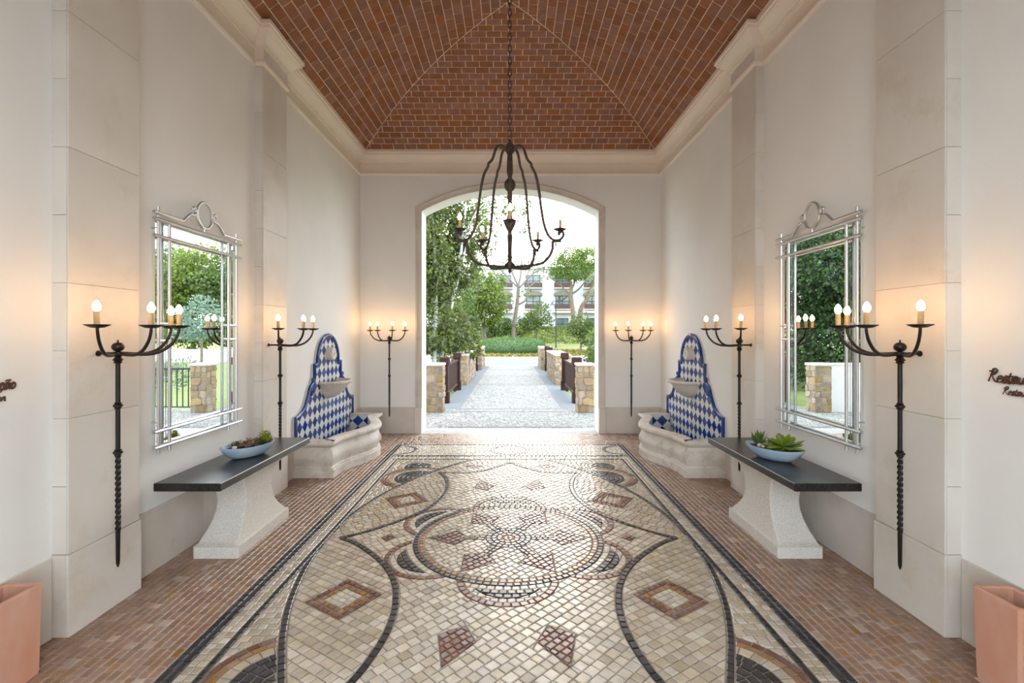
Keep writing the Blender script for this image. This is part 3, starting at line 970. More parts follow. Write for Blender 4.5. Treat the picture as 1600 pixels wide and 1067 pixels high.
for q in ((-2.56, -1.72, Y0 - .4, Y1), (1.72, 2.56, Y0 - .4, Y1), (-1.72, 1.72, Y0 - .4, YC - 3.40), (-1.72, 1.72, YC + 3.40, Y1)): mb.box(*q, -.12, -.0045, 1)
floor = mb.build('floor', [M['floor_mortar'], M['floor_mortar_pale']]); floor['kind'] = 'structure'
pcs = []
for q, mi, h in stones:
    V, F = piece(q, h, .0042, -.012, lambda a, b, z: (a, b + YC, z), tilt=.028)
    pcs.append((V, F, mi, len(q)))
split_pieces(pcs, floor, 'paving_stone', 'paving_stones', 300, [M[k] for k in FM])
print('stones', len(stones), 'bricks', len(bricks))

# ================================================================== FITTINGS
def copy_tree(o, parent=None):
    c = o.copy(); COL.objects.link(c); c.parent = parent
    for ch in list(o.children): copy_tree(ch, c)
    return c

# ---- candelabra wall lights: local frame, +x into the room, wall at x = -0.12
def candle_set(root, cx, cy, z, tilt=(0, 0), rp=.058, hc=.080):
    """drip pan, candle tube and bulb at (cx, cy), pan at height z"""
    MB().lathe([(.008, z - .012), (.030, z - .010), (rp, z + .004), (rp + .002, z + .008), (rp - .004, z + .006), (.030, z - .004), (.0, z - .004)], 20, (cx, cy, 0)).build('drip_pan', M['iron'], root, 50, local=True)
    p0 = (cx, cy, z - .004); p1 = (cx + tilt[0], cy + tilt[1], z + hc)
    cd = MB().tube([p0, p1], [.0145, .0145], 12).build('candle', M['candle'], root, 40, local=True)
    prof = [(.010, 0), (.0145, .006), (.0195, .018), (.0195, .028), (.015, .042), (.008, .053), (.0, .060)]
    MB().lathe(prof, 14, (p1[0], p1[1], p1[2])).build('bulb', M['bulb'], cd, 60, local=True)
def make_sconce():
    root = thing('wall_candelabra', (0, 0, 0), 'tmp', 'wall light', 'four-armed iron candelabra along the walls')
    Z = 1.577
    b = MB(); b.tube([(0, 0, .300), (0, 0, .325), (0, 0, .515)], [.004, .0105, .0125], 10)
    b.build('tip', M['iron'], root, 40)
    MB().tube([(0, 0, .985), (0, 0, 1.525)], .0125, 10).build('pole', M['iron'], root, 40)
    tw = MB(); V = []; F = []; n = 40
    for i in range(n + 1):
        z = .515 + (.985 - .515) * i / n; a0 = i * .55
        for j in range(8):
            a = a0 + j * PI / 4; r = .0155 if j % 2 == 0 else .0105
            V.append((r * math.cos(a), r * math.sin(a), z))
    for i in range(n):
        for j in range(8): F.append((i * 8 + j, i * 8 + (j + 1) % 8, (i + 1) * 8 + (j + 1) % 8, (i + 1) * 8 + j))
    tw.add(V, F).build('twisted_shaft', M['iron'], root, 70)
    for z in (.985, 1.265):
        MB().lathe([(.012, z - .02), (.020, z - .016), (.017, z - .010), (.026, z - .004), (.026, z + .004), (.017, z + .010), (.020, z + .016), (.012, z + .02)], 14).build('collar', M['iron'], root, 50)
    MB().lathe([(.012, 1.515), (.024, 1.522), (.018, 1.530), (.028, 1.538), (.020, 1.548), (.016, 1.556), (.036, Z - .006), (.036, Z + .008), (.012, Z + .012)], 16).build('hub', M['iron'], root, 50)
    m = MB().ball((0, 0, 1.616), .033, 16, 10, sz=.86); m.tube([(0, 0, 1.640), (0, 0, 1.658)], .005, 8)
    m.build('finial', M['iron'], root, 50)
    MB().tube([(-.122, 0, Z), (0, 0, Z)], .0085, 8).tube([(-.124, 0, Z), (-.114, 0, Z)], .018, 12).build('wall_bracket', M['iron'], root, 40)
    for k, deg in enumerate((-67.5, -22.5, 22.5, 67.5)):
        a = math.radians(deg); c, s = math.cos(a), math.sin(a)
        prof = catmull([(.015, 0, Z), (.09, 0, Z - .006), (.17, 0, Z - .004), (.235, 0, Z + .022), (.285, 0, Z + .075), (.306, 0, Z + .125), (.31, 0, 1.735)], 5)
        arm = MB().tube([(p.x * c, p.x * s, p.z) for p in prof], [.0115 - .004 * i / len(prof) for i in range(len(prof))], 8)
        arm.build('arm', M['iron'], root, 50)
        candle_set(root, .31 * c, .31 * s, 1.738, (random.uniform(-.006, .006), random.uniform(-.006, .006)))
    return root
sc = make_sconce()
SC = [((-P_IN + .12, 2.93, 0), 0, ''),
      ((P_IN - .12, 2.90, 0), PI, ''), ((-P_IN + .12, 4.98, 0), 0, ''), ((P_IN - .12, 4.95, 0), PI, ''), ((-2.014, Y1 - .12, 0), -PI / 2, ''), ((2.02, Y1 - .12, 0), -PI / 2, '')]
SL = ['black iron four-candle wall light on the pilaster beside the lettering ending in "ção"',
      'black iron four-candle wall light on the pilaster beside the lettering starting with "Resta"',
      'black iron four-candle wall light between the fountain and the bench holding the yellow sedum bowl',
      'black iron four-candle wall light between the fountain and the bench holding the leafy aeonium bowl',
      'black iron four-candle wall light on the arch wall past the fountain beyond the sedum bowl',
      'black iron four-candle wall light on the arch wall past the fountain beyond the aeonium bowl']
for i, (loc, rz, _) in enumerate(SC):
    o = sc if i == 0 else copy_tree(sc)
    o.location = loc; o.rotation_euler = (0, 0, rz); o['label'] = SL[i]

# ---- console benches: black timber slab on a flared granite pedestal
def make_bench(s, label):
    cx = s * 2.205; cy = 4.11
    root = thing('console_bench', (cx, cy, 0), label, 'bench', 'console benches below the mirrors')
    sec = [(0, .172, .425), (.085, .172, .425), (.092, .155, .405), (.12, .148, .375), (.17, .136, .315), (.23, .126, .262), (.30, .120, .225), (.37, .119, .212), (.44, .123, .222), (.50, .132, .25), (.545, .145, .285), (.555, .150, .29)]
    V = []; F = []
    for z, hx, hy in sec:
        c_ = .012
        for (a, b) in ((-hx + c_, -hy), (hx - c_, -hy), (hx, -hy + c_), (hx, hy - c_), (hx - c_, hy), (-hx + c_, hy), (-hx, hy - c_), (-hx, -hy + c_)):
            V.append((cx + a, cy + b, z))
    for i in range(len(sec) - 1):
        for j in range(8): F.append((i * 8 + j, i * 8 + (j + 1) % 8, (i + 1) * 8 + (j + 1) % 8, (i + 1) * 8 + j))
    F.append(tuple(range(8))[::-1]); F.append(tuple((len(sec) - 1) * 8 + j for j in range(8)))
    MB().add(V, F).build('pedestal', M['granite'], root, 25)
    MB().bbox(cx - .158, cx + .158, cy - .30, cy + .30, .556, .585, .006).bbox(cx - .168, cx + .168, cy - .32, cy + .32, .586, .606, .004).build('capital', M['granite'], root)
    x0, x1 = cx - .232, cx + .232
    MB().bbox(x0, x1, cy - .745, cy + .745, .608, .664, .004).build('slab', M['darkwood'], root)
    return root
make_bench(-1, 'black timber slab bench on a flared granite pedestal holding the bowl with yellow sedum')
make_bench(1, 'black timber slab bench on a flared granite pedestal holding the bowl with aeonium leaves')

# ---- planted bowls
def leaf_strip(mb, base, dir_, length, width, lift, curl, n=6, thick=.25, blunt=1.0):
    """fleshy pointed leaf: a bowed lens-shaped blade"""
    d = Vector((math.cos(dir_), math.sin(dir_), 0)); side = Vector((-d.y, d.x, 0))
    V = []; F = []
    for i in range(n + 1):
        t = i / n
        p = Vector(base) + d * length * (t * math.cos(lift)) + Vector((0, 0, length * (math.sin(lift) * t - curl * t * t)))
        w = width * (math.sin(PI * min(1, .10 + .88 * t ** blunt)) ** .8) * (1 if t < .99 else .25)
        V += [p - side * w / 2, p + Vector((0, 0, -w * thick)), p + side * w / 2, p + Vector((0, 0, w * thick * .4))]
    for i in range(n):
        for j in range(4): F.append((i * 4 + j, i * 4 + (j + 1) % 4, (i + 1) * 4 + (j + 1) % 4, (i + 1) * 4 + j))
    mb.add(V, F)
def rosette(name, root, c, rings, mat, blunt=1.0):
    mb = MB()
    for (n, L_, w, lift, curl, ph) in rings:
        for k in range(n):
            leaf_strip(mb, c, ph + 2 * PI * k / n + random.uniform(-.15, .15), L_ * random.uniform(.9, 1.1), w, lift + random.uniform(-.1, .1), curl, blunt=blunt)
    return mb.build(name, mat, root, 60)
def tuft(name, root, c, rx, ry, rz, n, size, mat):
    v = np.random.normal(size=(n, 3)); v /= np.linalg.norm(v, axis=1)[:, None]
    v[:, 2] = np.abs(v[:, 2])
    r = np.random.uniform(.5, 1, (n, 1))
    pos = v * r * np.array([rx, ry, rz])
    mb = MB()
    for p, d in zip(pos, v):
        q = Vector(c) + Vector(p); a = math.atan2(d[1], d[0])
        leaf_strip(mb, q, a, size * random.uniform(.7, 1.3), size * .42, random.uniform(.2, 1.2), .2, 3)
    return mb.build(name, mat, root, 60)
def pebble(c, r, label, group=None):
    o = MB().ball((0, 0, 0), r, 10, 8, 1.25, 1.0, .72).build('pebble', M['pebble'], None, 60)
    o.location = c; o.rotation_euler = (0, 0, random.uniform(0, 3)); tag(o, label, 'pebble', group)
def make_bowl(cx, cy, rz, label):
    root = thing('planter_bowl', (cx, cy, .664), label, 'bowl', 'boat-shaped planted bowls')
    A, B_, H_ = .235, .125, .098
    n = 40
    prof = [(.42, 0), (.60, .006), (.80, .034), (.93, .066), (1.0, .090), (1.0, .098), (.955, .098), (.93, .088), (.86, .066)]
    def ring(k, z, t):
        ca, sa = math.cos(t), math.sin(t)
        x, y = k * B_ * ca, k * A * sa
        zz = z + (.010 * (abs(sa) ** 3) * (z / H_))
        return (cx + x * math.cos(rz) - y * math.sin(rz), cy + x * math.sin(rz) + y * math.cos(rz), .6645 + zz)
    V = [ring(k, z, 2 * PI * j / n) for k, z in prof for j in range(n)]
    F = [(i * n + j, i * n + (j + 1) % n, (i + 1) * n + (j + 1) % n, (i + 1) * n + j) for i in range(len(prof) - 1) for j in range(n)]
    F.append(tuple(range(n))[::-1])
    MB().add(V, F).build('bowl_shell', M['bowl'], root, 50)
    V = [ring(.885, .078, 2 * PI * j / n) for j in range(n)]
    MB().add(V, [tuple(range(n))]).build('soil', M['soil'], root)
    def at(u, v, z=0): return (cx + v * math.cos(rz) - u * math.sin(rz), cy + v * math.sin(rz) + u * math.cos(rz), .752 + z)
    return root, at
rb, at = make_bowl(-2.19, 4.12, math.radians(-27), 'pale blue boat-shaped bowl with rosy succulents and yellow sedum')
tuft('green_succulent', rb, at(-.08, -.03), .05, .05, .045, 70, .03, M['thyme'])
tuft('rosy_succulent', rb, at(-.055, .035), .06, .06, .035, 130, .030, M['rosy'])
tuft('rosy_succulent', rb, at(.01, .02), .06, .06, .055, 150, .032, M['rosy'])
tuft('grey_green_thyme', rb, at(.09, .02), .055, .06, .045, 170, .022, M['thyme'])
tuft('yellow_sedum', rb, at(.155, .0), .05, .055, .10, 380, .024, M['sedum'])
p = at(-.15, .045); pebble((p[0], p[1], p[2] + .018), .019, 'pale oval pebble in the bowl beside the rosy succulents')
rb, at = make_bowl(2.18, 4.02, math.radians(32), 'pale blue boat-shaped bowl with spiky aloe and broad green aeonium')
rosette('aloe', rb, at(.13, 0), [(9, .115, .028, .75, .0, 0), (7, .13, .026, 1.05, .0, .3), (4, .13, .022, 1.3, 0, .7)], M['aloe'])
rosette('echeveria', rb, at(.035, -.03, .01), [(12, .055, .030, .3, -.1, 0), (10, .048, .027, .7, -.1, .3), (7, .036, .022, 1.1, 0, .2)], M['echeveria'])
rosette('echeveria', rb, at(.06, -.075, .0), [(10, .035, .020, .3, -.1, 0), (7, .03, .02, .9, -.1, .3)], M['echeveria'])
m = MB().tube([at(-.075, 0, -.01), at(-.08, .0, .03)], .014, 8); m.build('aeonium_stem', M['aeonium'], rb, 40)
rosette('aeonium', rb, at(-.08, 0, .025), [(7, .165, .074, .18, .10, 0), (6, .160, .072, .55, .04, .4), (4, .13, .060, 1.0, 0, .1)], M['aeonium'], 2.0)
rosette('aeonium', rb, at(-.03, -.04, .0), [(6, .10, .05, .2, .15, .2), (4, .08, .045, .7, 0, .5)], M['aeonium'], 2.0)
for i, (u, v, r) in enumerate(((.085, -.055, .026), (.055, -.07, .02), (-.03, -.085, .016))):
    p = at(u, v); pebble((p[0], p[1], p[2] + .016), r * .85, ('largest', 'middle-sized', 'smallest')[i] + ' pale pebble tucked below the echeveria in the aeonium bowl', 'pebbles in the aeonium bowl')

# ---- wall mirrors with silver bar frames
def make_mirror(s, label):
    cy = 3.985; X = s * W
    root = thing('wall_mirror', (X, cy, .84), label, 'mirror', 'silver-framed wall mirrors')
    xb = X - s * .050      # bar plane
    xg = X - s * .022
    YB_ = [-.495, -.383, .365, .488]
    ZA, ZB, ZC, ZD, ZE = 2.553, 2.509, 2.390, 1.000, .887
    r = .0118
    for i, y in enumerate(YB_):
        top = 2.60 if i in (0, 3) else 2.512
        MB().tube([(xb, cy + y, .838), (xb, cy + y, top)], r, 8).build('upright', M['silver'], root, 40)
    for z in (ZB, ZC, ZD, ZE):
        MB().tube([(xb - s * .012, cy - .555, z), (xb - s * .012, cy + .548, z)], r, 8).build('rail', M['silver'], root, 40)
    for (y0, y1) in ((YB_[0], YB_[1]), (YB_[2], YB_[3])):
        for z in (1.765, 1.642):
            MB().tube([(xb, cy + y0, z), (xb, cy + y1, z)], r * .9, 8).build('short_rail', M['silver'], root, 40)
    yc = cy + .01
    MB().tube([(xb - s * .012, yc + .100 * math.cos(2 * PI * i / 32), 2.655 + .104 * math.sin(2 * PI * i / 32)) for i in range(32)], r, 8, closed=True).build('ring', M['silver'], root, 60)
    MB().tube([(xb - s * .012, yc, ZB), (xb - s * .012, yc, 2.552)], r * .8, 8).build('ring_stem', M['silver'], root, 40)
    for sd in (-1, 1):
        e = -.555 if sd < 0 else .548
        pts = [(e, ZA), (sd * .46, ZA), (sd * .36, ZA), (sd * .30, ZA), (sd * .272, ZA), (sd * .258, ZA + .006), (sd * .225, 2.588), (sd * .175, 2.625), (sd * .13, 2.630), (sd * .112, 2.648), (sd * .112, 2.672), (sd * .128, 2.688), (sd * .148, 2.682), (sd * .148, 2.668)]
        pts = [(xb - s * .012, (cy if i == 0 else yc) + y, z) for i, (y, z) in enumerate(pts)]
        MB().tube(catmull(pts, 4), r, 8).build('scroll', M['silver'], root, 60)
    ys = [YB_[0] + .004, YB_[1], YB_[2], YB_[3] - .004]; zs = [ZE + .002, ZD, ZC, ZB - .002]
    for i in range(3):
        for j in range(3):
            g = .0015
            x0, x1 = sorted((X - s * .004, xg))
            MB().bbox(x0, x1, cy + ys[i] + g, cy + ys[i + 1] - g, zs[j] + g, zs[j + 1] - g, .0022).build('mirror_pane', M['mirror'], root)
    for y in (YB_[0], YB_[3]):
        for z in (1.0, 2.39):
            MB().tube([(X + s * .004, cy + y, z + .06), (xb, cy + y, z + .06)], .006, 8).build('wall_fixing', M['silver'], root, 40)
    return root
make_mirror(-1, 'tall silver bar-framed mirror above the bench holding the yellow sedum bowl')
make_mirror(1, 'tall silver bar-framed mirror above the bench holding the aeonium bowl')

# ---- tiled wall fountains
FCY = 6.775
OUTL = [(1.045, .405), (1.045, .71), (1.02, .712), (.94, .725), (.86, .755), (.79, .80), (.74, .86), (.69, .935), (.665, .985), (.63, 1.03), (.575, 1.055), (.535, 1.075), (.51, 1.11), (.50, 1.15), (.50, 1.30), (.41, 1.30)]
OUTL += [(.41 * math.cos(t * PI / 24), 1.305 + .385 * math.sin(t * PI / 24)) for t in range(1, 13)]
FULL = OUTL + [(-a, b) for a, b in OUTL[::-1][1:]]
def poly_sdf(ring):
    def f(p):
        x, y = p; best = 9; ins = False; n = len(ring)
        for i in range(n):
            x1, y1 = ring[i]; x2, y2 = ring[(i + 1) % n]
            dx, dy = x2 - x1, y2 - y1; l2 = dx * dx + dy * dy
            if l2 > 1e-12:
                t = max(0, min(1, ((x - x1) * dx + (y - y1) * dy) / l2)); best = min(best, math.hypot(x - x1 - t * dx, y - y1 - t * dy))
            if (y1 > y) != (y2 > y) and x < (x2 - x1) * (y - y1) / (y2 - y1) + x1: ins = not ins
        return best if ins else -best
    return f
PANEL = [(.895, .13), (.895, .42)] + FULL + [(-.895, .42), (-.895, .13)]
sdF = poly_sdf(PANEL)
def diamond_tiles(sd, a0, a1, b0, b1, D, oa=0, ob=0):
    """checkerboard of square tiles set on their corners; yields (polygon, blue?)"""
    na = int((a1 - a0) / D) + 2; nb = int((b1 - b0) / D) + 2
    for blue, half in ((True, 0), (False, 1)):
        for fa, fb in ((0, 0),):
            for i in range(-1, na + 1):
                for j in range(-1, nb + 1):
                    ca = a0 + oa + (i + fa + .5 * half) * D; cb = b0 + ob + (j + fb + .5 * half) * D
                    q = [(ca + D / 2, cb), (ca, cb + D / 2), (ca - D / 2, cb), (ca, cb - D / 2)]
                    q = clip(q, sd)
                    q = tidy(q, .004)
                    if len(q) < 3 or area(ccw(q)) < 4e-4: continue
                    q = tidy(inset(ccw(q), .0012), .002)
                    if len(q) >= 3 and area(q) > 3e-4: yield q, blue
BTH = .062
def make_fountain(s, label):
    X = s * W
    root = thing('wall_fountain', (X, FCY, 0), label, 'fountain', 'tiled wall fountains')
    on = lambda a, b, h: (X - s * h, FCY + a, b)
    mb = MB(); mb.prism(PANEL, -.005, .020, on); fix_normals(mb.build('back_panel', M['grout'], root))
    for q, blue in diamond_tiles(lambda p: sdF(p) - .02, -1.06, 1.06, .10, 1.7, .1515):
        m = MB(); V, F = piece(q, .027, .0015, .018, on); m.add(V, F)
        m.build('tile', M['blue_tile'] if blue else M['white_tile'], root)
    # moulded blue edging, cut into lengths
    line = FULL; n = len(line)
    nrm = []
    for i in range(n):
        a, b = line[max(0, i - 1)], line[min(n - 1, i + 1)]
        dx, dy = b[0] - a[0], b[1] - a[1]; l = math.hypot(dx, dy) or 1
        nrm.append((-dy / l, dx / l))
    # recompute mitres at the square corners
    L = [0]
    for a, b in zip(line[:-1], line[1:]): L.append(L[-1] + math.hypot(b[0] - a[0], b[1] - a[1]))
    sec = [(0, .018), (-.004, .032), (.004, .044), (.020, .050), (.042, .046), (BTH - .006, .036), (BTH, .018)]
    start = 0
    brk = [0]
    for i in range(1, n):
        if L[i] - L[brk[-1]] > .17 or i == n - 1: brk.append(i)
    for i0, i1 in zip(brk[:-1], brk[1:]):
        V = []; F = []; k = len(sec)
        for i in range(i0, i1 + 1):
            nx, ny = nrm[i]
            a, b = line[max(0, i - 1)], line[i]; c = line[min(n - 1, i + 1)]
            d1 = Vector((b[0] - a[0], b[1] - a[1])); d2 = Vector((c[0] - b[0], c[1] - b[1])); kk = 1
            if d1.length > 1e-6 and d2.length > 1e-6:
                n1 = Vector((-d1.y, d1.x)).normalized(); n2 = Vector((-d2.y, d2.x)).normalized(); h = (n1 + n2)
                if h.length > .3: h.normalize(); kk = min(1.6, 1 / max(.4, h.dot(n1))); nx, ny = h.x, h.y
            sh = .0012 if i == i0 else (-.0012 if i == i1 else 0)
            tx, ty = ny, -nx
            for (o, hh) in sec: V.append(on(line[i][0] + nx * o * kk + tx * sh, line[i][1] + ny * o * kk + ty * sh, hh))
        for i in range(i1 - i0):
            for j in range(k - 1): F.append((i * k + j, i * k + j + 1, (i + 1) * k + j + 1, (i + 1) * k + j))
        F.append(tuple(range(k))); F.append(tuple((i1 - i0) * k + j for j in range(k))[::-1])
        MB().add(V, F).build('edging_tile', M['blue_tile'], root, 40)
    for sd in (-1, 1):
        pts = []
        for i in range(28):
            t = i / 27; a = -.4 + t * 3.6 * PI; r = .012 + .046 * (1 - t)
            pts.append(on(sd * (.585 - r * math.cos(a) * 1.0), .955 + .9 * r * math.sin(a) * 1.2, .04))
        MB().tube(pts, .015, 8).build('volute', M['blue_tile'], root, 60)
        MB().tube([on(sd * .535, 1.12, .036), on(sd * .525, 1.09, .036), on(sd * .50, 1.075, .036)], [.022, .028, .018], 8).build('volute', M['blue_tile'], root, 60)
    # round stone spout
    sp = MB().lathe([(.0, .024), (.088, .024), (.090, .10), (.084, .112), (.070, .116), (.060, .108), (.034, .106), (.026, .115), (.014, .115), (.012, .085), (.0, .085)], 28, (0, 0, 0), 'x')
    sp.v = [(X - s * p[0], FCY + p[1], 1.413 + p[2]) for p in sp.v]
    sp.build('spout', M['fountain_stone'], root, 40)
    # half-round upper bowl
    pr = [(.0, .80), (.09, .812), (.16, .85), (.225, .915), (.275, .985), (.288, 1.000), (.292, 1.004), (.318, 1.010), (.330, 1.030), (.325, 1.048), (.305, 1.052), (.292, 1.044), (.24, .985), (.12, .93), (0, .92)]
    V = []; n_ = 24
    for (r, z) in pr:
        for j in range(n_ + 1):
            a = PI * j / n_
            V.append((X - s * (.02 + r * math.sin(a)), FCY + r * math.cos(a), z))
    F = [(i * (n_ + 1) + j, i * (n_ + 1) + j + 1, (i + 1) * (n_ + 1) + j + 1, (i + 1) * (n_ + 1) + j) for i in range(len(pr) - 1) for j in range(n_)]
    fix_normals(MB().add(V, F).build('upper_bowl', M['fountain_stone'], root, 40))
    # serpentine basin
    ts = [-1.05, -1.0499, -.98, -.90, -.82] + [-.78 + 1.56 * i / 26 for i in range(27)] + [.82, .90, .98, 1.0499, 1.05]
    def pr_(t):
        u = min(1, max(0, (1 - abs(t) / .84)))
        return .485 + .245 * (u * u * (3 - 2 * u)) ** .85
    plan = [(0.0, -1.05)] + [(pr_(t), t) for t in ts[1:-1]] + [(0.0, 1.05)]
    def outward(i):
        a, b = plan[max(0, i - 1)], plan[min(len(plan) - 1, i + 1)]
        if i in (1,): return (1, -1)
        if i == len(plan) - 2: return (1, 1)
        if i == 0: return (0, -1)
        if i == len(plan) - 1: return (0, 1)
        dx, dy = b[0] - a[0], b[1] - a[1]; l = math.hypot(dx, dy)
        return (dy / l, -dx / l)
    NO = [outward(i) for i in range(len(plan))]
    psec = [(0, 0), (0, .088), (-.012, .092), (-.014, .104), (-.030, .108), (-.036, .125), (-.026, .165), (-.010, .205), (-.006, .235), (-.014, .275), (-.036, .315), (-.048, .340), (-.046, .352), (-.030, .360), (-.028, .366),
            (-.002, .372), (.010, .385), (.014, .405), (.008, .422), (-.006, .430), (-.135, .430), (-.140, .425), (-.140, .12)]
    k = len(psec); V = []; F = []
    for i, p in enumerate(plan):
        for (o, z) in psec:
            nx, ny = NO[i]
            V.append((X - s * max(.0, p[0] + nx * o), FCY + p[1] + ny * o, z))
    for i in range(len(plan) - 1):
        for j in range(k - 1): F.append((i * k + j, i * k + j + 1, (i + 1) * k + j + 1, (i + 1) * k + j))
    fix_normals(MB().add(V, F).build('basin', M['fountain_stone'], root, 32))
    # basin lining: end faces with larger tiles, blue bed
    bedp = [(0.0, -.905)] + [(pr_(t) - .145, t) for t in [-.905 + 1.81 * i / 24 for i in range(25)]] + [(0.0, .905)]
    fix_normals(MB().prism(bedp, .10, .14, lambda a, b, h: (X - s * a, FCY + b, h)).build('basin_bed', M['blue_tile'], root))
    for e in (-1, 1):
        yy = FCY + e * .908
        face = lambda a, b, h: (X - s * a, yy - e * h, b)
        ring = [(.03, .15), (.335, .15), (.335, .41), (.03, .41)]
        fi = inside_poly(ring)
        for q, blue in diamond_tiles(lambda p: min(f(p) for f in fi), .03, .34, .15, .41, .17, .04, .09):
            V, F = piece(q, .012, .0012, -.004, face)
            MB().add(V, F).build('lining_tile', M['white_tile'] if blue else M['blue_tile'], root)
    return root
make_fountain(-1, 'blue and white tiled wall fountain beyond the bench with the yellow sedum bowl')
make_fountain(1, 'blue and white tiled wall fountain beyond the bench with the aeonium bowl')

# ---- terracotta planters
def make_pot(x0, x1, y0, y1, h, label):
    cx, cy = (x0 + x1) / 2, (y0 + y1) / 2; hx, hy = (x1 - x0) / 2, (y1 - y0) / 2
    root = thing('terracotta_planter', (cx, cy, 0), label, 'planter', 'tall square terracotta planters')
    def ring(k, z, ins=0, c=.012):
        a, b = hx * k - ins, hy * k - ins
        return [(cx + p, cy + q, z) for p, q in ((-a + c, -b), (a - c, -b), (a, -b + c), (a, b - c), (a - c, b), (-a + c, b), (-a, b - c), (-a, -b + c))]
    secs = [ring(.90, 0), ring(.93, .02), ring(.965, h * .5), ring(.985, h - .045), ring(1.0, h - .035), ring(1.0, h - .004), ring(1.0, h, .004), ring(1.0, h, .022), ring(1.0, h - .006, .026), ring(.97, h - .16, .026)]
    V = [p for r in secs for p in r]
    F = [(i * 8 + j, i * 8 + (j + 1) % 8, (i + 1) * 8 + (j + 1) % 8, (i + 1) * 8 + j) for i in range(len(secs) - 1) for j in range(8)]
    F.append(tuple(range(8))[::-1])
    MB().add(V, F).build('pot', M['terracotta'], root, 30)
    MB().add(ring(.968, h - .15, .026), [tuple(range(8))]).build('soil', M['soil'], root)
make_pot(-2.52, -2.325, 2.235, 2.465, .444, 'tall square terracotta planter under the lettering ending in "ção"')
make_pot(2.32, 2.515, 2.205, 2.44, .447, 'tall square terracotta planter under the lettering starting with "Resta"')

# ---- brush-script lettering on the near walls
GLY = {
 'R': (.66, [[(.02, .76), (.16, .80), (.30, .79)], [(.27, .97), (.16, .5), (.05, 0)], [(.24, .95), (.42, .98), (.55, .84), (.45, .66), (.17, .50)], [(.19, .50), (.36, .26), (.52, .07), (.70, .02)]]),
 'e': (.40, [[(.02, .24), (.22, .28), (.32, .38), (.24, .48), (.09, .42), (.02, .20), (.12, .02), (.30, .02), (.42, .10)]]),
 's': (.32, [[(-.02, .1), (.2, .5), (.16, .3), (.27, .16), (.18, .0), (.0, .06)], [(.22, .04), (.36, .12)]]),
 't': (.36, [[(.20, .74), (.12, .35), (.10, .08), (.20, 0), (.36, .10)], [(-.03, .46), (.15, .49), (.38, .50)]]),
 'a': (.48, [[(.34, .42), (.20, .48), (.05, .34), (.03, .12), (.12, .01), (.26, .14), (.37, .47)], [(.36, .44), (.34, .12), (.40, .02), (.50, .08)]]),
 'u': (.48, [[(.02, .46), (.02, .14), (.12, .01), (.26, .14), (.36, .46)], [(.36, .44), (.34, .1), (.40, .02), (.50, .08)]]),
 'r': (.36, [[(.03, .44), (.05, .2), (.04, 0)], [(.05, .22), (.16, .42), (.28, .46), (.36, .40)]]),
 'n': (.46, [[(.02, .44), (.04, .2), (.02, 0)], [(.03, .2), (.16, .42), (.29, .44), (.33, .25), (.33, .06), (.40, .01), (.48, .07)]]),
 'c': (.38, [[(.32, .40), (.20, .48), (.06, .34), (.03, .14), (.13, .01), (.28, .02), (.40, .10)]]),
 'p': (.44, [[(.04, .46), (.02, .1), (-.03, -.32)], [(.03, .26), (.16, .45), (.32, .42), (.35, .22), (.24, .04), (.08, .05)], [(.30, .06), (.44, .1)]]),
 'o': (.40, [[(.20, .47), (.07, .36), (.04, .14), (.14, .01), (.28, .08), (.34, .28), (.28, .44), (.18, .47)]]),
 'i': (.20, [[(.05, .44), (.05, .14), (.10, .02), (.20, .08)], [(.06, .62), (.09, .66)]]),
}
GLY['ç'] = (.38, GLY['c'][1] + [[(.16, .0), (.22, -.10), (.10, -.20)]])
GLY['ã'] = (.48, GLY['a'][1] + [[(.02, .62), (.12, .70), (.24, .63), (.36, .70)]])
def write(text, size, place, root):
    u = 0
    for ch in text:
        w, strokes = GLY[ch]
        mb = MB()
        for st in strokes:
            pts = catmull([(a, b, 0) for a, b in st], 4)
            n = len(pts)
            rr = [size * (.070 + .024 * math.sin(3.0 * i / n + len(st))) for i in range(n)]
            mb.tube([place((u + p.x + p.y * .18) * size, p.y * size) for p in pts], rr, 8)
        mb.build('letter_' + {'ç': 'c_cedilla', 'ã': 'a_tilde'}.get(ch, ch.lower()), M['letter'], root, 60)
        u += w
    return u * size
def width(t): return sum(GLY[c][0] for c in t)
xw = W - .010
r1 = thing('wall_lettering', (W, 2.30, 1.44), 'dark brown brush lettering starting with a large "Resta" on the white wall', 'lettering', 'wall lettering')
write('Restaurante', .070, lambda a, b: (xw, 2.572 - a, 1.447 + b), r1)
r1 = thing('wall_lettering', (W, 2.30, 1.38), 'smaller dark brown brush lettering below the large "Resta"', 'lettering', 'wall lettering')
write('Restaurant', .042, lambda a, b: (xw, 2.495 - a, 1.388 + b), r1)
sz = .066; e = width('Recepção') * sz
r1 = thing('wall_lettering', (-W, 2.30, 1.44), 'dark brown brush lettering ending in "ção" on the white wall', 'lettering', 'wall lettering')
write('Recepção', sz, lambda a, b: (-xw, 2.525 - (e - a), 1.415 + b), r1)
sz2 = .044; e2 = width('Reception') * sz2
r1 = thing('wall_lettering', (-W, 2.30, 1.37), 'smaller dark brown brush lettering below the letters "ção"', 'lettering', 'wall lettering')
write('Reception', sz2, lambda a, b: (-xw, 2.475 - (e2 - a), 1.357 + b), r1)

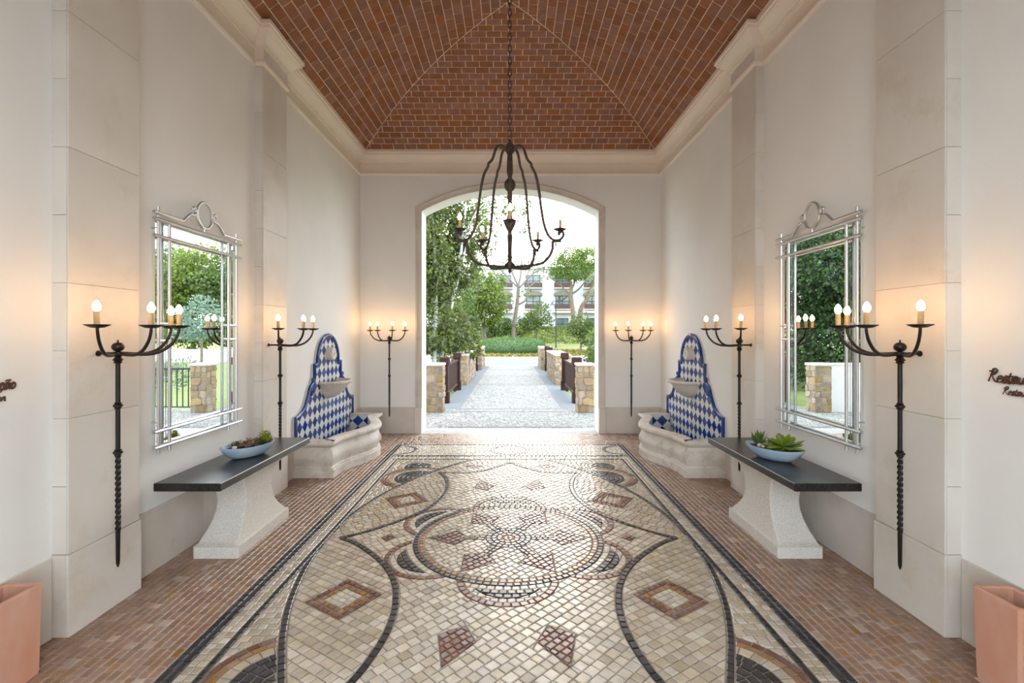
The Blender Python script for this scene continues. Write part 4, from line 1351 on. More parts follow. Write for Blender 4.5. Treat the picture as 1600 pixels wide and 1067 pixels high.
# ---- chandelier
def make_chandelier():
    cx, cy = .012, YC
    root = thing('chandelier', (cx, cy, 2.18), 'rust-brown iron chandelier with five candle arms on a long chain', 'chandelier')
    z = lambda y: CAM_Z + (520 - (200 + y / 4.445)) * .00532
    prof = [(0, 1018), (6, 1005), (14, 992), (8, 985), (14, 978), (30, 972), (38, 955), (30, 940), (16, 930), (15, 850), (18, 745), (13, 725), (22, 705), (38, 672), (44, 655), (38, 640), (20, 628), (16, 600), (15, 500), (16, 440), (30, 428), (38, 410), (40, 392), (36, 374), (22, 358), (14, 345), (16, 330), (20, 315), (22, 295), (17, 160), (26, 150), (30, 135), (26, 118), (14, 105), (12, 90), (5, 80)]
    MB().lathe([(r * .001197, z(y)) for r, y in prof], 14, (cx, cy, 0)).build('shaft', M['rust_iron'], root, 40)
    up = [(.030, 3.205), (.048, 3.235), (.085, 3.248), (.120, 3.215), (.150, 3.128), (.183, 3.087), (.189, 3.06), (.223, 2.989), (.250, 2.861), (.268, 2.722), (.293, 2.583), (.329, 2.49), (.378, 2.448), (.425, 2.450), (.452, 2.482), (.446, 2.512), (.425, 2.516), (.414, 2.500), (.424, 2.488)]
    lo = [(.372, 2.437), (.366, 2.425), (.362, 2.375), (.335, 2.318), (.286, 2.272), (.213, 2.254), (.10, 2.248), (.02, 2.245)]
    for k in range(5):
        a = -PI / 2 + k * 2 * PI / 5; c, s = math.cos(a), math.sin(a)
        P = lambda r, zz: (cx + r * c, cy + r * s, zz)
        MB().tube([P(p.x, p.z) for p in catmull([(r, 0, zz) for r, zz in up], 4)], .0112, 8).build('arm', M['rust_iron'], root, 60)
        MB().tube([P(p.x, p.z) for p in catmull([(r, 0, zz) for r, zz in lo], 4)], .0112, 8).build('lower_arm', M['rust_iron'], root, 60)
        m = MB().tube([P(.355, 2.436), P(.435, 2.436)], .008, 8)
        m.lathe([(.0, 2.385), (.006, 2.392), (.003, 2.402), (.010, 2.410), (.004, 2.418), (.006, 2.436)], 10, P(.39, 0)); m.build('pendant', M['rust_iron'], root, 50)
        pos = P(.425, 0)
        m = MB().lathe([(.012, 2.500), (.016, 2.512), (.008, 2.52)], 10, pos); m.build('socket', M['rust_iron'], root, 50)
        candle_set_world(root, pos[0], pos[1], 2.530)
    # chain
    zz = z(80); k = 0
    MB().tube([(cx + .014 * math.cos(t * PI / 8), cy, zz + .012 + .016 * math.sin(t * PI / 8)) for t in range(16)], .004, 6, closed=True).build('hanging_loop', M['rust_iron'], root, 60)
    zz += .028
    link = None
    while zz < 5.56:
        if link is None or True:
            pts = []
            for t in range(14):
                a = 2 * PI * t / 14
                u, v = .0135 * math.cos(a), .026 * math.sin(a) + (.006 if math.sin(a) > 0 else -.006)
                pts.append((u, v))
            kk = k % 2
            if kk not in LINKS:
                o = MB().tube([((u, 0, v) if kk == 0 else (0, u, v)) for u, v in pts], .0042, 6, closed=True).build('chain_link', M['rust_iron'], root, 60, local=True)
                LINKS[kk] = o
            else:
                o = LINKS[kk].copy(); COL.objects.link(o)
            o.parent = root; o.location = Vector((cx, cy, zz + .026)) - ORG[root.name]
        zz += .050; k += 1
    MB().lathe([(.0, 5.52), (.012, 5.525), (.015, 5.545), (.05, 5.560), (.055, 5.585), (.0, 5.585)], 18, (cx, cy, 0)).build('ceiling_rose', M['rust_iron'], root, 40)
LINKS = {}
def candle_set_world(root, x, y, zz):
    MB().lathe([(.008, zz - .012), (.028, zz - .010), (.050, zz + .002), (.052, zz + .006), (.046, zz + .004), (.028, zz - .004), (.0, zz - .004)], 18, (x, y, 0)).build('drip_pan', M['rust_iron'], root, 50)
    tx, ty = random.uniform(-.006, .006), random.uniform(-.006, .006)
    cd = MB().tube([(x, y, zz - .004), (x + tx, y + ty, zz + .078)], .0125, 12).build('candle', M['candle'], root, 40)
    ORG[cd.name] = ORG[root.name]
    MB().lathe([(.009, 0), (.0125, .006), (.0165, .018), (.0165, .028), (.0125, .042), (.007, .053), (.0, .060)], 14, (x + tx, y + ty, zz + .078)).build('bulb', M['bulb'], cd, 60)
make_chandelier()

# ================================================================== OUTSIDE
def XX(px_, Y): return CAM_X + (px_ - 800) / 765 * Y
def ZZ(py_, Y): return CAM_Z + (520 - py_) / 765 * Y

mb = MB(); mb.box(-70, 70, YB, 130, -.30, -.035)
struct('ground_lawn', mb, M['lawn'])
mb = MB(); mb.box(-30, 30, -30, Y0 - .4, -.30, -.012)
struct('ground_forecourt', mb, M['path'])
mb = MB(); mb.bbox(-HALF, HALF, Y1 + .001, YB + .06, -.12, -.001, .003)
struct('threshold', mb, M['threshold'])
# cobbled bridge path with grey bands and edges
mb = MB(); mb.box(-1.12, 1.12, YB + .062, 26.2, -.12, 0)
path = struct('path', mb, M['path'])
for s in (-1, 1):
    x0, x1 = sorted((s * 1.122, s * 1.60)); MB().box(x0, x1, 10.95, 26.0, -.12, -.003).build('edge_strip', M['path_grey'], path)
    x0, x1 = sorted((s * 1.122, s * (9.0 if s < 0 else 6.0))); MB().box(x0, x1, YB + .062, 10.94, -.12, -.002).build('side_paving', M['path'], path)
for y in (8.80, 10.52, 10.92, 15.9, 16.25, 19.2, 22.6):
    MB().box(-1.119, 1.119, y, y + .075, -.02, .003).build('cross_band', M['path_grey'], path)

def rubble(x0, x1, y0, y1, h, label, singles=True, group='rubble stone pillars of the bridge', name='stone_pillar'):
    cx, cy = (x0 + x1) / 2, (y0 + y1) / 2
    root = thing(name, (cx, cy, 0), label, 'pillar', group)
    MB().box(x0 + .012, x1 - .012, y0 + .012, y1 - .012, -.05, h - .06).build('core', M['rubble_mortar'], root)
    allm = MB()
    faces = [('y', y0, -1, x0, x1), ('y', y1, 1, x0, x1), ('x', x0, -1, y0, y1), ('x', x1, 1, y0, y1)]
    for ax, c, sg, a0, a1 in faces:
        z = 0
        while z < h - .07:
            hh = min(random.uniform(.10, .17), h - .06 - z)
            if h - .06 - z - hh < .06: hh = h - .06 - z
            a = a0
            while a < a1 - .02:
                w = random.uniform(.11, .26)
                if a1 - a - w < .09: w = a1 - a
                j = lambda: random.uniform(-.026, .026)
                q = [(a + max(0, j()), z + j() * .7), (a + w - max(0, j()), z + j() * .7), (a + w - max(0, j()), z + hh + j() * .7), (a + max(0, j()), z + hh + j() * .7)]
                c4 = []
                for k_ in range(4):
                    p0, p1, p2 = q[k_ - 1], q[k_], q[(k_ + 1) % 4]
                    ta, tb = random.uniform(.06, .34), random.uniform(.06, .34)
                    c4 += [(p1[0] + (p0[0] - p1[0]) * ta, p1[1] + (p0[1] - p1[1]) * ta), (p1[0] + (p2[0] - p1[0]) * tb, p1[1] + (p2[1] - p1[1]) * tb)]
                q = tidy(inset(ccw(c4), .004), .008)
                if len(q) >= 3:
                    pr = random.uniform(.002, .020)
                    fm = (lambda u, v, e: (u, c + sg * (e - .012), v)) if ax == 'y' else (lambda u, v, e: (c + sg * (e - .012), u, v))
                    V, F = piece(q, pr, .012, -.01, fm, tilt=.05)
                    if singles: MB().add(V, F).build('rubble_stone', M['rubble'], root)
                    else: allm.add(V, F)
                a += w
            z += hh
    if not singles:
        o = allm.build('rubble_stones', M['rubble'], root); o['kind'] = 'stuff'
    m = MB(); m.bbox(x0 - .015, x1 + .015, y0 - .015, y1 + .015, h - .06, h, .018); m.build('coping', M['cap_stone'], root)
    return root
rubble(-1.80, -1.435, 10.40, 10.76, 1.05, 'square rubble stone pillar where the white garden wall meets the path')
rubble(1.415, 1.78, 10.40, 10.76, 1.05, 'square rubble stone pillar where the black baluster railing meets the path')
for s, t in ((-1, 'birch tree side'), (1, 'lamp post side')):
    x0, x1 = sorted((s * 1.42, s * 1.95))
    rubble(x0, x1, 15.9, 19.7, 1.0, 'long low rubble stone parapet of the path on the ' + t, False, 'rubble stone parapets', 'stone_parapet')
    x0, x1 = sorted((s * 1.36, s * 1.95))
    rubble(x0, x1, 22.4, 25.2, 1.02, 'rubble stone end pillar of the path on the ' + t + ' by the road', False)

def railing(s, ya, yb, label):
    x = s * 1.60
    root = thing('timber_railing', (x, (ya + yb) / 2, 0), label, 'railing', 'dark red timber railings')
    for y in (ya, yb):
        p = MB(); p.bbox(x - .085, x + .085, y - .085, y + .085, .28, .94, .006); p.build('post', M['rail_wood'], root)
        MB().bbox(x - .115, x + .115, y - .115, y + .115, .935, 1.11, .014).build('post_cap', M['rail_wood'], root)
        MB().bbox(x - .11, x + .11, y - .11, y + .11, -.04, .285, .014).build('post_base', M['rail_wood'], root)
    a, b = ya + .086, yb - .086
    MB().bbox(x - .045, x + .045, a, b, .86, .92, .006).build('top_rail', M['rail_wood'], root)
    MB().bbox(x - .035, x + .035, a, b, .16, .22, .006).build('bottom_rail', M['rail_wood'], root)
    n = max(2, round((b - a) / .125))
    base = None
    for i in range(n):
        y = a + (b - a) * (i + .5) / n
        if base is None:
            base = MB().bbox(-.014, .014, -.042, .042, .215, .865, .003).build('slat', M['rail_wood'], root, local=True); o = base
        else:
            o = base.copy(); COL.objects.link(o); o.parent = root
        o.location = (0, y - (ya + yb) / 2, 0)
for s, t in ((-1, 'white-walled birch tree side'), (1, 'lamp post side')):
    railing(s, 11.9, 14.6, 'dark red slatted timber railing between the square pillar and long parapet, ' + t)
    railing(s, 20.3, 21.9, 'short dark red timber railing between the parapet and end pillar, ' + t)

# garden wall left of the path and baluster railing right of it
mb = MB(); mb.bbox(-9.0, -1.805, 10.52, 10.70, -.05, 1.0, .006); g = thing('garden_wall', (-5.4, 10.65, 0), 'low white rendered garden wall running off from the square pillar', 'wall')
mb.build('wall_body', M['white_wall'], g)
MB().bbox(-9.02, -1.82, 10.50, 10.72, 1.001, 1.045, .008).build('coping', M['cap_stone'], g)
root = thing('baluster_railing', (4.2, 11.2, 0), 'black metal baluster railing curving away from the square pillar', 'railing')
curve = [(1.80 + 4.8 * t, 10.58 + 1.5 * t * t) for t in [i / 38 for i in range(39)]]
MB().tube([(x, y, .93) for x, y in curve], .028, 8).build('top_rail', M['black_metal'], root, 50)
MB().tube([(x, y, .10) for x, y in curve], .016, 8).build('bottom_rail', M['black_metal'], root, 50)
base = None
for x, y in curve[1:]:
    if base is None: base = MB().tube([(0, 0, .10), (0, 0, .93)], .013, 6).build('baluster', M['black_metal'], root, 40, local=True); o = base
    else: o = base.copy(); COL.objects.link(o); o.parent = root
    o.location = (x - 4.2, y - 11.2, 0)

# roundabout
RC = (0.05, 39.5)
def annulus(r0, r1, z0, z1, n=72):
    return MB().lathe([(r0, z0), (r0, z1), (r1, z1), (r1, z0)], n, (RC[0], RC[1], 0))
m = annulus(8.0, 14.0, -.03, .004); struct('road', m, M['asphalt'], smooth=40)
m = annulus(7.55, 8.0, -.03, .13); struct('kerb_inner', m, M['kerb'], smooth=40)
m = annulus(14.0, 14.28, -.03, .012); struct('kerb_outer', m, M['kerb'], smooth=40)
m = MB().lathe([(7.55, 0), (7.5, .05), (5, .04), (2.5, .03), (0.0, .03)], 64, (RC[0], RC[1], 0)); struct('flower_bed', m, M['soil'], smooth=40)

def quad_cloud(name, pos, nrm, size, mat, parent, aspect=.62, droop=0.0, jitter=.6):
    """many small leaf blades as one mesh"""
    n = len(pos)
    d = np.random.normal(size=(n, 3)) * jitter + nrm
    d[:, 2] -= droop
    d /= np.linalg.norm(d, axis=1)[:, None] + 1e-9
    u = np.cross(d, np.random.normal(size=(n, 3))); u /= np.linalg.norm(u, axis=1)[:, None] + 1e-9
    s = (size * np.random.uniform(.65, 1.35, (n, 1)))
    w = s * aspect * .5
    V = np.empty((n, 4, 3), np.float32)
    V[:, 0] = pos; V[:, 1] = pos + d * s * .5 + u * w; V[:, 2] = pos + d * s; V[:, 3] = pos + d * s * .5 - u * w
    o0 = ORG.get(parent.name, Vector((0, 0, 0))) if parent is not None else Vector((0, 0, 0))
    V -= np.array([o0.x, o0.y, o0.z], np.float32)
    me = bpy.data.meshes.new(name)
    me.vertices.add(n * 4); me.loops.add(n * 4); me.polygons.add(n)
    me.vertices.foreach_set('co', V.reshape(-1))
    me.loops.foreach_set('vertex_index', np.arange(n * 4, dtype=np.int32))
    me.polygons.foreach_set('loop_start', np.arange(0, n * 4, 4, dtype=np.int32))
    me.materials.append(mat); me.update()
    o = bpy.data.objects.new(name, me); COL.objects.link(o)
    if parent is not None: o.parent = parent
    return o
def blob_points(blobs, dens):
    P, Nn = [], []
    for c, r in blobs:
        r = np.array(r, float); n = int(dens * (r[0] * r[1] + r[1] * r[2] + r[0] * r[2]) / 3)
        v = np.random.normal(size=(n, 3)); v /= np.linalg.norm(v, axis=1)[:, None]
        k = np.random.uniform(.35, 1.0, (n, 1)) ** .55
        k *= 1 + .18 * np.sin(v[:, :1] * 5 + c[0]) * np.cos(v[:, 1:2] * 6 + c[1]) + .12 * np.sin(v[:, 2:3] * 9)
        P.append(np.array(c) + v * k * r); Nn.append(v)
    return np.concatenate(P), np.concatenate(Nn)
def tree(name, base, label, trunks, blobs, dens, size, lmat, bmat, group=None, droop=0.0, cat='tree', aspect=.62):
    root = thing(name, base, label, cat, group)
    for pts, r0, r1 in trunks:
        pp = catmull(pts, 4); n = len(pp)
        MB().tube(pp, [r0 + (r1 - r0) * i / n for i in range(n)], 7).build('trunk' if r0 > .06 else 'branch', bmat, root, 60)
    if blobs:
        P, Nn = blob_points(blobs, dens)
        ok = P[:, 2] > .05
        quad_cloud('foliage', P[ok], Nn[ok], size, lmat, root, aspect, droop)
    return root
# clipped dome and flowers on the roundabout
hr = thing('clipped_hedge', (RC[0], RC[1], .1), 'smooth rounded clipped green hedge in the middle of the roundabout', 'hedge')
prof = [(2.62, .1), (2.72, .45), (2.62, .80), (2.30, 1.05), (1.6, 1.17), (.8, 1.21), (0, 1.22)]
MB().lathe(prof, 40, (RC[0], RC[1], 0)).build('body', M['hedge'], hr, 80)
n = 15000; a = np.random.uniform(0, 2 * PI, n); t = np.random.uniform(0, 1, n) ** .8 * (len(prof) - 1.001); i = t.astype(int); f = t - i; pr = np.array(prof)
rr = pr[i, 0] * (1 - f) + pr[i + 1, 0] * f; zz = pr[i, 1] * (1 - f) + pr[i + 1, 1] * f
pos = np.stack([RC[0] + rr * np.cos(a), RC[1] + rr * np.sin(a), zz], 1); nn = np.stack([np.cos(a) * .8, np.sin(a) * .8, .3 + zz * .5], 1)
quad_cloud('foliage', pos, nn, .09, M['hedge'], hr, .5, 0, .5)
n = 16000; a = np.random.uniform(0, 2 * PI, n); r_ = np.sqrt(np.random.uniform(3.2 ** 2, 7.2 ** 2, n))
pos = np.stack([RC[0] + r_ * np.cos(a), RC[1] + r_ * np.sin(a), -.01 + r_ * .008 + np.random.uniform(0, .07, n)], 1)
fo = quad_cloud('flower_planting', pos[:9500], np.tile([0, -.3, .8], (9500, 1)), .15, M['flower'], None, .9)
tag(fo, 'band of yellow bedding flowers round the clipped hedge', 'flowers', kind='stuff')
fo = quad_cloud('flower_leaves', pos[9500:], np.tile([0, -.3, .8], (n - 9500, 1)), .17, M['mid_leaf'], fo, .6)
fo['kind'] = 'stuff'

# planted bank behind the roundabout
mb = MB(); nx, ny = 60, 22; V = []; F = []
bz = lambda x, y: 1.85 * (max(0, min(1, (y - 52.5) / 8)) ** 2 * (3 - 2 * max(0, min(1, (y - 52.5) / 8)))) + .5 * max(0, min(1, (y - 47) / 8))
for j in range(ny + 1):
    for i in range(nx + 1):
        x = -30 + 62 * i / nx; y = 46.5 + 40 * (j / ny) ** 1.4
        V.append((x, y, bz(x, y) - .45 + .0 + .05 * math.sin(x * 1.7) * math.sin(y * 1.3) + (.43 if j > 0 else .38)))
for j in range(ny):
    for i in range(nx): F.append((j * (nx + 1) + i, j * (nx + 1) + i + 1, (j + 1) * (nx + 1) + i + 1, (j + 1) * (nx + 1) + i))
o = mb.add(V, F).build('ground_bank', M['bank'], None, 80); o['kind'] = 'structure'
n = 16000; xs = np.random.uniform(-16, 22, n); ys = np.random.uniform(53.6, 60.5, n) * 1.0
zs = np.array([bz(x, y) for x, y in zip(xs, ys)])
fo = quad_cloud('ground_cover', np.stack([xs, ys, zs - .03], 1), np.tile([0, -.2, .7], (n, 1)), .26, M['lime_leaf'], None, .5)
tag(fo, 'yellow-green low ground cover on the bank before the white building', 'ground cover', kind='stuff')

# birch at the left of the path
Yb = 16.0
P3 = lambda x, y, Y: (XX(x, Y), Y, ZZ(y, Y))
def B3(x, y, rx, ry, Y, rd=None):
    k = Y / 765
    return (P3(x, y, Y), (rx * k, (rd or (rx + ry) / 2) * k, ry * k))
tree('birch_tree', (XX(684, 16), 16, -.04), 'tall birch with white leaning trunks and hanging foliage beside the path',
     [([(XX(681, 16), 16, -.05), P3(692, 540, 16), P3(704, 480, 16), P3(716, 430, 16), P3(722, 380, 16), P3(728, 320, 16)], .10, .03),
      ([(XX(678, 15.5), 15.5, -.05), P3(680, 520, 15.5), P3(681, 440, 15.5), P3(676, 340, 15.5)], .09, .03),
      ([P3(716, 430, 16), P3(735, 370, 16), P3(770, 330, 16), P3(815, 312, 16)], .035, .012),
      ([P3(722, 380, 16), P3(745, 330, 16), P3(780, 300, 16)], .03, .01)],
     [B3(678, 350, 48, 60, 16.5), B3(640, 400, 60, 80, 17), B3(682, 430, 40, 60, 16), B3(678, 505, 34, 55, 15.6), B3(722, 420, 30, 36, 16.4), B3(712, 520, 26, 36, 16.2), B3(735, 540, 18, 22, 17),
      B3(735, 360, 30, 42, 16.5), B3(640, 300, 60, 60, 17), B3(700, 280, 50, 40, 16.5), B3(672, 330, 26, 40, 15.6), B3(676, 400, 26, 50, 15.2)], 3400, .115, M['birch'], M['birch_bark'], droop=.5)
tree('birch_tree', (XX(640, 19), 19, -.04), 'loose birch with overhanging sparse top branches behind the tall birch',
     [([(XX(650, 19), 19, -.05), P3(662, 500, 19), P3(675, 400, 19), P3(700, 300, 19), P3(760, 270, 19)], .11, .03),
      ([P3(690, 340, 19), P3(740, 330, 19), P3(800, 320, 19), P3(830, 335, 19)], .04, .012), ([P3(700, 300, 19), P3(760, 300, 19), P3(815, 290, 19)], .035, .01)],
     [B3(745, 330, 40, 34, 19), B3(775, 315, 34, 24, 19), B3(808, 318, 22, 20, 19), B3(818, 350, 10, 16, 19), B3(765, 375, 14, 22, 19), B3(745, 400, 16, 30, 19), B3(650, 440, 60, 90, 19.5)], 620, .13, M['birch'], M['birch_bark'], droop=.5)
# dense evergreen mass beyond the garden wall
for i, (x, y, h, r, lb) in enumerate(((-5.2, 14.6, 3.6, 2.0, 'dark glossy evergreen tree just behind the garden wall'), (-8.6, 15.6, 4.2, 2.4, 'broad dark evergreen tree further along the garden wall'),
                                  (-6.8, 19.5, 4.6, 2.6, 'tall dark evergreen tree behind the garden wall trees'), (-12.5, 19.0, 4.6, 3.0, 'large dark evergreen tree at the far end of the garden wall'))):
    tree('evergreen_tree', (x, y, -.04), lb, [([(x, y, -.05), (x + .2, y, h * .5), (x - .1, y, h)], .12, .05)],
         [((x, y, h * .35), (r * .95, r * .8, h * .45)), ((x - .6, y, h * .85), (r, r * .85, h * .5)), ((x + .7, y - .3, h * 1.15), (r * .8, r * .7, h * .45))], 3400, .115, M['dark_leaf'], M['bark'], 'evergreens beyond the garden wall', .35)
# lime green tree, branching tree, slim tree behind the roundabout
def tb(x, y, Y): return (XX(x, Y), Y, -.04)
tree('weeping_tree', tb(757, 0, 48), 'lime green round-crowned tree with a grey trunk left of the hedge',
     [([(XX(758, 48), 48, -.05), P3(756, 520, 48), P3(754, 490, 48), P3(748, 455, 48)], .26, .10), ([P3(754, 500, 48), P3(768, 470, 48), P3(776, 440, 48)], .12, .05)],
     [B3(752, 455, 26, 26, 48), B3(738, 480, 22, 24, 48), B3(770, 470, 22, 24, 47), B3(757, 492, 30, 16, 47), B3(775, 440, 14, 12, 48)], 620, .30, M['lime_leaf'], M['bark'], droop=.5)
tree('weeping_tree', tb(728, 0, 44), 'dense bluish green shrubby tree between the birch and the lime green tree',
     [([(XX(728, 44), 44, -.05), P3(728, 510, 44)], .14, .06)], [B3(722, 470, 20, 34, 44), B3(730, 505, 22, 20, 44), B3(708, 500, 20, 30, 40)], 700, .26, M['mid_leaf'], M['bark'], droop=.4)
tree('bush', (XX(785, 50), 50, -.04), 'olive green low bushes behind the clipped hedge', [], [B3(780, 512, 20, 14, 50), B3(808, 512, 22, 13, 50), B3(830, 505, 16, 12, 50.5), B3(765, 518, 14, 10, 50)], 650, .25, M['mid_leaf'], M['bark'], cat='bush')
tr = [([(XX(801, 49), 49, -.05), P3(803, 510, 49), P3(808, 475, 49), P3(810, 448, 49)], .24, .15)]
for (pts, r0) in (([(810, 448), (800, 425), (795, 405), (790, 395)], .10), ([(810, 448), (814, 425), (815, 400), (818, 385)], .09), ([(809, 452), (830, 430), (848, 418), (860, 412)], .09),
                  ([(806, 478), (822, 468), (826, 450), (838, 440), (850, 432)], .11), ([(810, 450), (790, 430), (775, 415), (762, 410)], .08), ([(826, 450), (824, 430), (832, 412)], .06), ([(800, 425), (806, 408), (804, 392)], .05), ([(848, 418), (852, 404), (862, 398)], .04)):
    tr.append(([P3(x, y, 49) for x, y in pts], r0, .025))
tree('branching_tree', tb(801, 0, 49), 'open grey-branched tree with thin foliage before the white building', tr,
     [B3(850, 428, 16, 10, 49), B3(838, 418, 16, 8, 49), B3(812, 408, 30, 8, 49), B3(780, 420, 18, 10, 49), B3(820, 455, 10, 12, 48.8), B3(795, 475, 8, 16, 48.8)], 110, .24, M['birch'], M['bark'])
tree('slim_tree', tb(839, 0, 51), 'slim young tree with a straight pale trunk right of the clipped hedge', [([(XX(839, 51), 51, -.05), P3(839, 520, 51), P3(841, 485, 51)], .13, .06)],
     [B3(842, 494, 20, 15, 51), B3(828, 505, 14, 12, 51), B3(853, 505, 12, 12, 51), B3(845, 480, 12, 8, 51)], 330, .25, M['mid_leaf'], M['bark'])
# umbrella pine
tr = [([(XX(897, 56), 56, .6), P3(895, 490, 56), P3(892, 462, 56), P3(893, 445, 56)], .30, .18)]
for pts, r0 in (([(893, 462), (880, 450), (872, 438)], .12), ([(893, 452), (898, 440), (900, 425)], .12), ([(892, 460), (904, 452), (914, 440), (922, 430)], .13), ([(893, 445), (888, 430), (884, 420)], .10), ([(880, 450), (868, 440), (857, 432)], .07)):
    tr.append(([P3(x, y, 56) for x, y in pts], r0, .04))
tree('umbrella_pine', tb(897, 0, 56), 'umbrella pine with a broad flat bright green crown and forked trunk', tr,
     [B3(893, 418, 28, 22, 56), B3(873, 418, 16, 15, 56), B3(915, 405, 22, 18, 56.5), B3(893, 400, 24, 14, 56), B3(868, 428, 10, 9, 56), B3(905, 425, 20, 15, 55.5), B3(930, 402, 22, 16, 57)], 1050, .24, M['pine'], M['pine_bark'], aspect=.35)
tree('umbrella_pine', tb(912, 0, 57), 'leaning reddish pine trunk beside the umbrella pine', [([(XX(903, 57), 57, .6), P3(907, 485, 57), P3(917, 468, 57), P3(924, 450, 57), P3(935, 430, 57)], .32, .14)],
     [B3(945, 420, 26, 18, 57)], 900, .24, M['pine'], M['pine_bark'], aspect=.35)
# palm at the right
pr_ = thing('palm_tree', (XX(948, 40), 40, -.04), 'pale feathery palm at the edge of the arch below the pine', 'tree')
top = P3(948, 436, 40)
MB().tube([(XX(948, 40), 40, -.05), (top[0] - .1, 40, 2.5), top], [.22, .18, .16], 9).build('trunk', M['bark'], pr_, 60)
for k in range(26):
    a = 2 * PI * k / 26 + random.uniform(-.1, .1); up = random.uniform(.1, 1.2); L_ = random.uniform(1.7, 2.3)
    ps = []
    for i in range(9):
        t = i / 8; ps.append(Vector((top[0] + math.cos(a) * L_ * t * math.cos(up * .6), top[1] + math.sin(a) * L_ * t * math.cos(up * .6), top[2] + L_ * (math.sin(up) * t - .95 * t * t))))
    m = MB().tube(ps, [.02 - .015 * i / 8 for i in range(9)], 5)
    sd = Vector((-math.sin(a), math.cos(a), 0))
    for i in range(1, 9):
        for q in (0, .33, .66):
            c = ps[i - 1].lerp(ps[i], q); w = .42 * math.sin(PI * min(1, .15 + (i - 1 + q) / 9))
            dr = (ps[i] - ps[i - 1]).normalized()
            for e in (-1, 1):
                tip = c + sd * e * w + dr * .18 + Vector((0, 0, -.12))
                m.add([c, c + dr * .05, tip, c - dr * .02], [(0, 1, 2, 3)])
    m.build('frond', M['palm'], pr_)
# shrubs at the right of the path
tree('bush', tb(908, 0, 38), 'bright green leafy shrub with a short pale trunk beyond the lamp post', [([(XX(906, 38), 38, -.05), P3(908, 530, 38), P3(906, 510, 38)], .09, .05)],
     [B3(906, 508, 18, 16, 38), B3(918, 522, 16, 18, 38), B3(896, 515, 10, 10, 38)], 900, .20, M['mid_leaf'], M['bark'], cat='bush')
tree('bush', tb(930, 0, 19), 'dark green shrub leaning over the timber railing on the lamp post side', [], [B3(936, 545, 20, 26, 19), B3(955, 530, 30, 40, 20), B3(922, 556, 9, 10, 18.6), B3(945, 570, 24, 20, 19)], 1700, .13, M['mid_leaf'], M['bark'], cat='bush')
tree('bush', tb(725, 0, 21), 'grey green shrub below the birch at the parapet', [], [B3(718, 545, 20, 16, 21), B3(700, 548, 20, 22, 19)], 1400, .13, M['birch'], M['bark'], cat='bush')
# right-hand garden (seen in the mirror)
for i, (x, y, h, r, lb) in enumerate(((12.5, 33, 5.7, 2.9, 'tall bright green garden tree behind the low white wall'), (17.0, 34, 5.9, 3.1, 'broad bright green garden tree behind the low white wall'),
                                  (21.5, 36, 6.2, 3.2, 'large garden tree at the far end of the low white wall'), (9.8, 36, 5.4, 2.6, 'round garden tree beyond the lavender bed'))):
    tree('garden_tree', (x, y, -.04), lb, [([(x, y, -.05), (x + .2, y, h * .45), (x, y, h)], .16, .06)],
         [((x, y, h * .5), (r, r * .8, h * .42)), ((x - .8, y, h * .9), (r * .9, r * .8, h * .38)), ((x + .9, y, h * .85), (r * .9, r * .8, h * .36))], 800, .24, M['mid_leaf'] if i % 2 == 0 else M['lime_leaf'], M['bark'], 'trees of the right-hand garden', .5)
tree('silver_tree', (9.2, 22.5, -.04), 'small silvery blue tree in the lavender garden', [([(9.2, 22.5, -.05), (9.2, 22.5, 1.6)], .07, .04)], [((9.2, 22.5, 2.4), (.85, .85, .95)), ((9.5, 22.3, 1.8), (.75, .75, .5))], 1500, .12, M['silver_leaf'], M['bark'])
g = thing('low_wall', (16, 29, 0), 'long low white wall behind the lavender garden', 'wall'); MB().bbox(7.5, 26, 28.9, 29.2, -.05, .72, .01).build('wall_body', M['white_wall'], g)
for i, (x, y, r) in enumerate(((5.2, 14.6, .55), (6.6, 15.4, .6), (8.0, 16.8, .65), (6.9, 17.9, .6), (9.4, 18.4, .7), (10.6, 20.2, .75))):
    tree('lavender_bush', (x, y, -.04), 'soft grey-green lavender bush behind the baluster railing', [], [((x, y, .28), (r, r, .5))], 1500, .16, M['lavender'], M['bark'], 'lavender bushes behind the baluster railing', -.8, 'bush', .2)

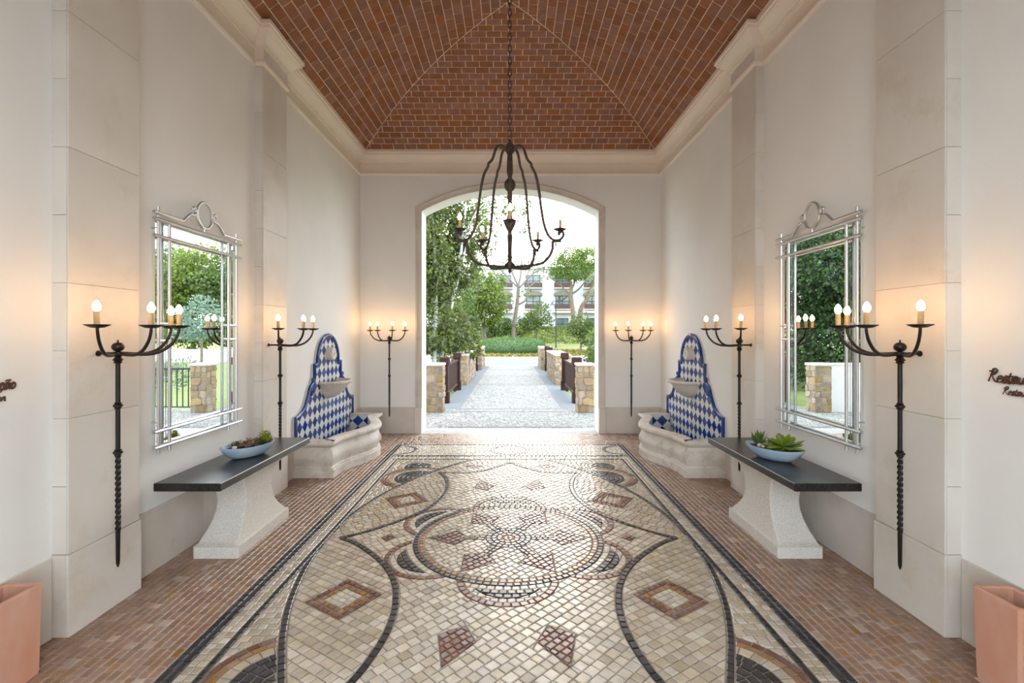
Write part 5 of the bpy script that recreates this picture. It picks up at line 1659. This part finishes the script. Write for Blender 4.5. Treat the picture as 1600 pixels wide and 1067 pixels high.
# white building
FY = 63.0
bl = thing('white_building', (2, FY + 4, 1.6), 'white three-storey building with dark-framed balcony windows behind the trees', 'building')
MB().box(-24, 24, FY, FY + 9, 1.2, 9.9).build('facade', M['facade'], bl)
MB().box(-24.3, 24.3, FY - .3, FY + 9.3, 9.9, 10.15).build('parapet', M['facade'], bl)
cols = [XX(833 + 46 * k, FY) for k in range(-5, 6)]
def window(x, z0, z1, w, arch, balc, door=False):
    fr = MB(); b = .09
    x0, x1 = x - w / 2, x + w / 2; y0 = FY - .07
    for (a0, a1, c0, c1) in ((x0, x0 + b, z0, z1), (x1 - b, x1, z0, z1), (x0, x1, z0, z0 + b), (x0, x1, z1 - b, z1), (x - b / 2, x + b / 2, z0, z1), (x0, x1, (z0 + z1 * 1.2) / 2.2 - b / 2, (z0 + z1 * 1.2) / 2.2 + b / 2)):
        fr.box(a0, a1, y0, FY + .01, c0, c1)
    f = fr.build('window_frame', M['frame'], bl)
    ORG[f.name] = ORG[bl.name]
    xm, zm = x, (z0 + z1 * 1.2) / 2.2
    for (a0, a1) in ((x0 + b, xm - b / 2), (xm + b / 2, x1 - b)):
        for (c0, c1) in ((z0 + b, zm - b / 2), (zm + b / 2, z1 - b)):
            MB().box(a0, a1, FY - .035, FY - .015, c0, c1).build('pane', M['glass'], f)
    if arch:
        pts = [(x0 - .25, z1 - .1), (x1 + .25, z1 - .1), (x1 + .25, z1 + .1)] + [(x + (w / 2 + .25) * math.cos(t * PI / 10), z1 + .1 + .35 * math.sin(t * PI / 10)) for t in range(1, 10)] + [(x0 - .25, z1 + .1)]
        MB().prism(pts, FY - .55, FY + .01, lambda a, b_, h: (a, h, b_)).build('window_hood', M['awning'], bl)
    if balc:
        m = MB(); m.box(x0 - .2, x1 + .2, FY - .75, FY, z0 - .12, z0)
        m.build('balcony_floor', M['facade'], bl)
        m = MB(); m.box(x0 - .2, x1 + .2, FY - .75, FY - .70, z0 + .0, z0 + .62); m.build('balcony_front', M['balcony'], bl)
for x in cols:
    window(x, ZZ(450, FY), ZZ(430, FY), 1.9, False, True)
    window(x, ZZ(483, FY), ZZ(461, FY), 1.8, True, True)
    window(x, ZZ(517, FY), ZZ(497, FY), 1.5, False, False)
    m = MB(); z = ZZ(488, FY)
    m.add([(x - 1.25, FY, z + .45), (x + 1.25, FY, z + .45), (x + 1.25, FY - 1.0, z), (x - 1.25, FY - 1.0, z), (x - 1.25, FY, z - .12), (x + 1.25, FY, z - .12), (x + 1.25, FY - 1.0, z - .12), (x - 1.25, FY - 1.0, z - .12)],
          [(0, 1, 2, 3), (4, 5, 6, 7), (3, 2, 6, 7), (0, 3, 7, 4), (1, 2, 6, 5)])
    m.build('porch_roof', M['roof_tile'], bl)
# lamp post
lp = thing('lamp_post', (XX(868.6, 50), 50, -.04), 'thin black lamp post with a bell-shaped head before the white building', 'lamp post')
xl = XX(868.6, 50)
MB().tube([(xl, 50, -.05), (xl, 50, .6), (xl, 50, 4.95)], [.08, .06, .05], 10).build('post', M['black_metal'], lp, 40)
MB().tube([(xl, 50, 4.85), (xl - .2, 50, 4.98), (xl - .36, 50, 4.90)], .03, 8).build('bracket', M['black_metal'], lp, 40)
MB().lathe([(.05, 4.92), (.10, 4.85), (.16, 4.70), (.28, 4.58), (.29, 4.54), (.0, 4.56)], 16, (xl - .36, 50, 0)).build('lamp_head', M['lamp_glass'], lp, 40)
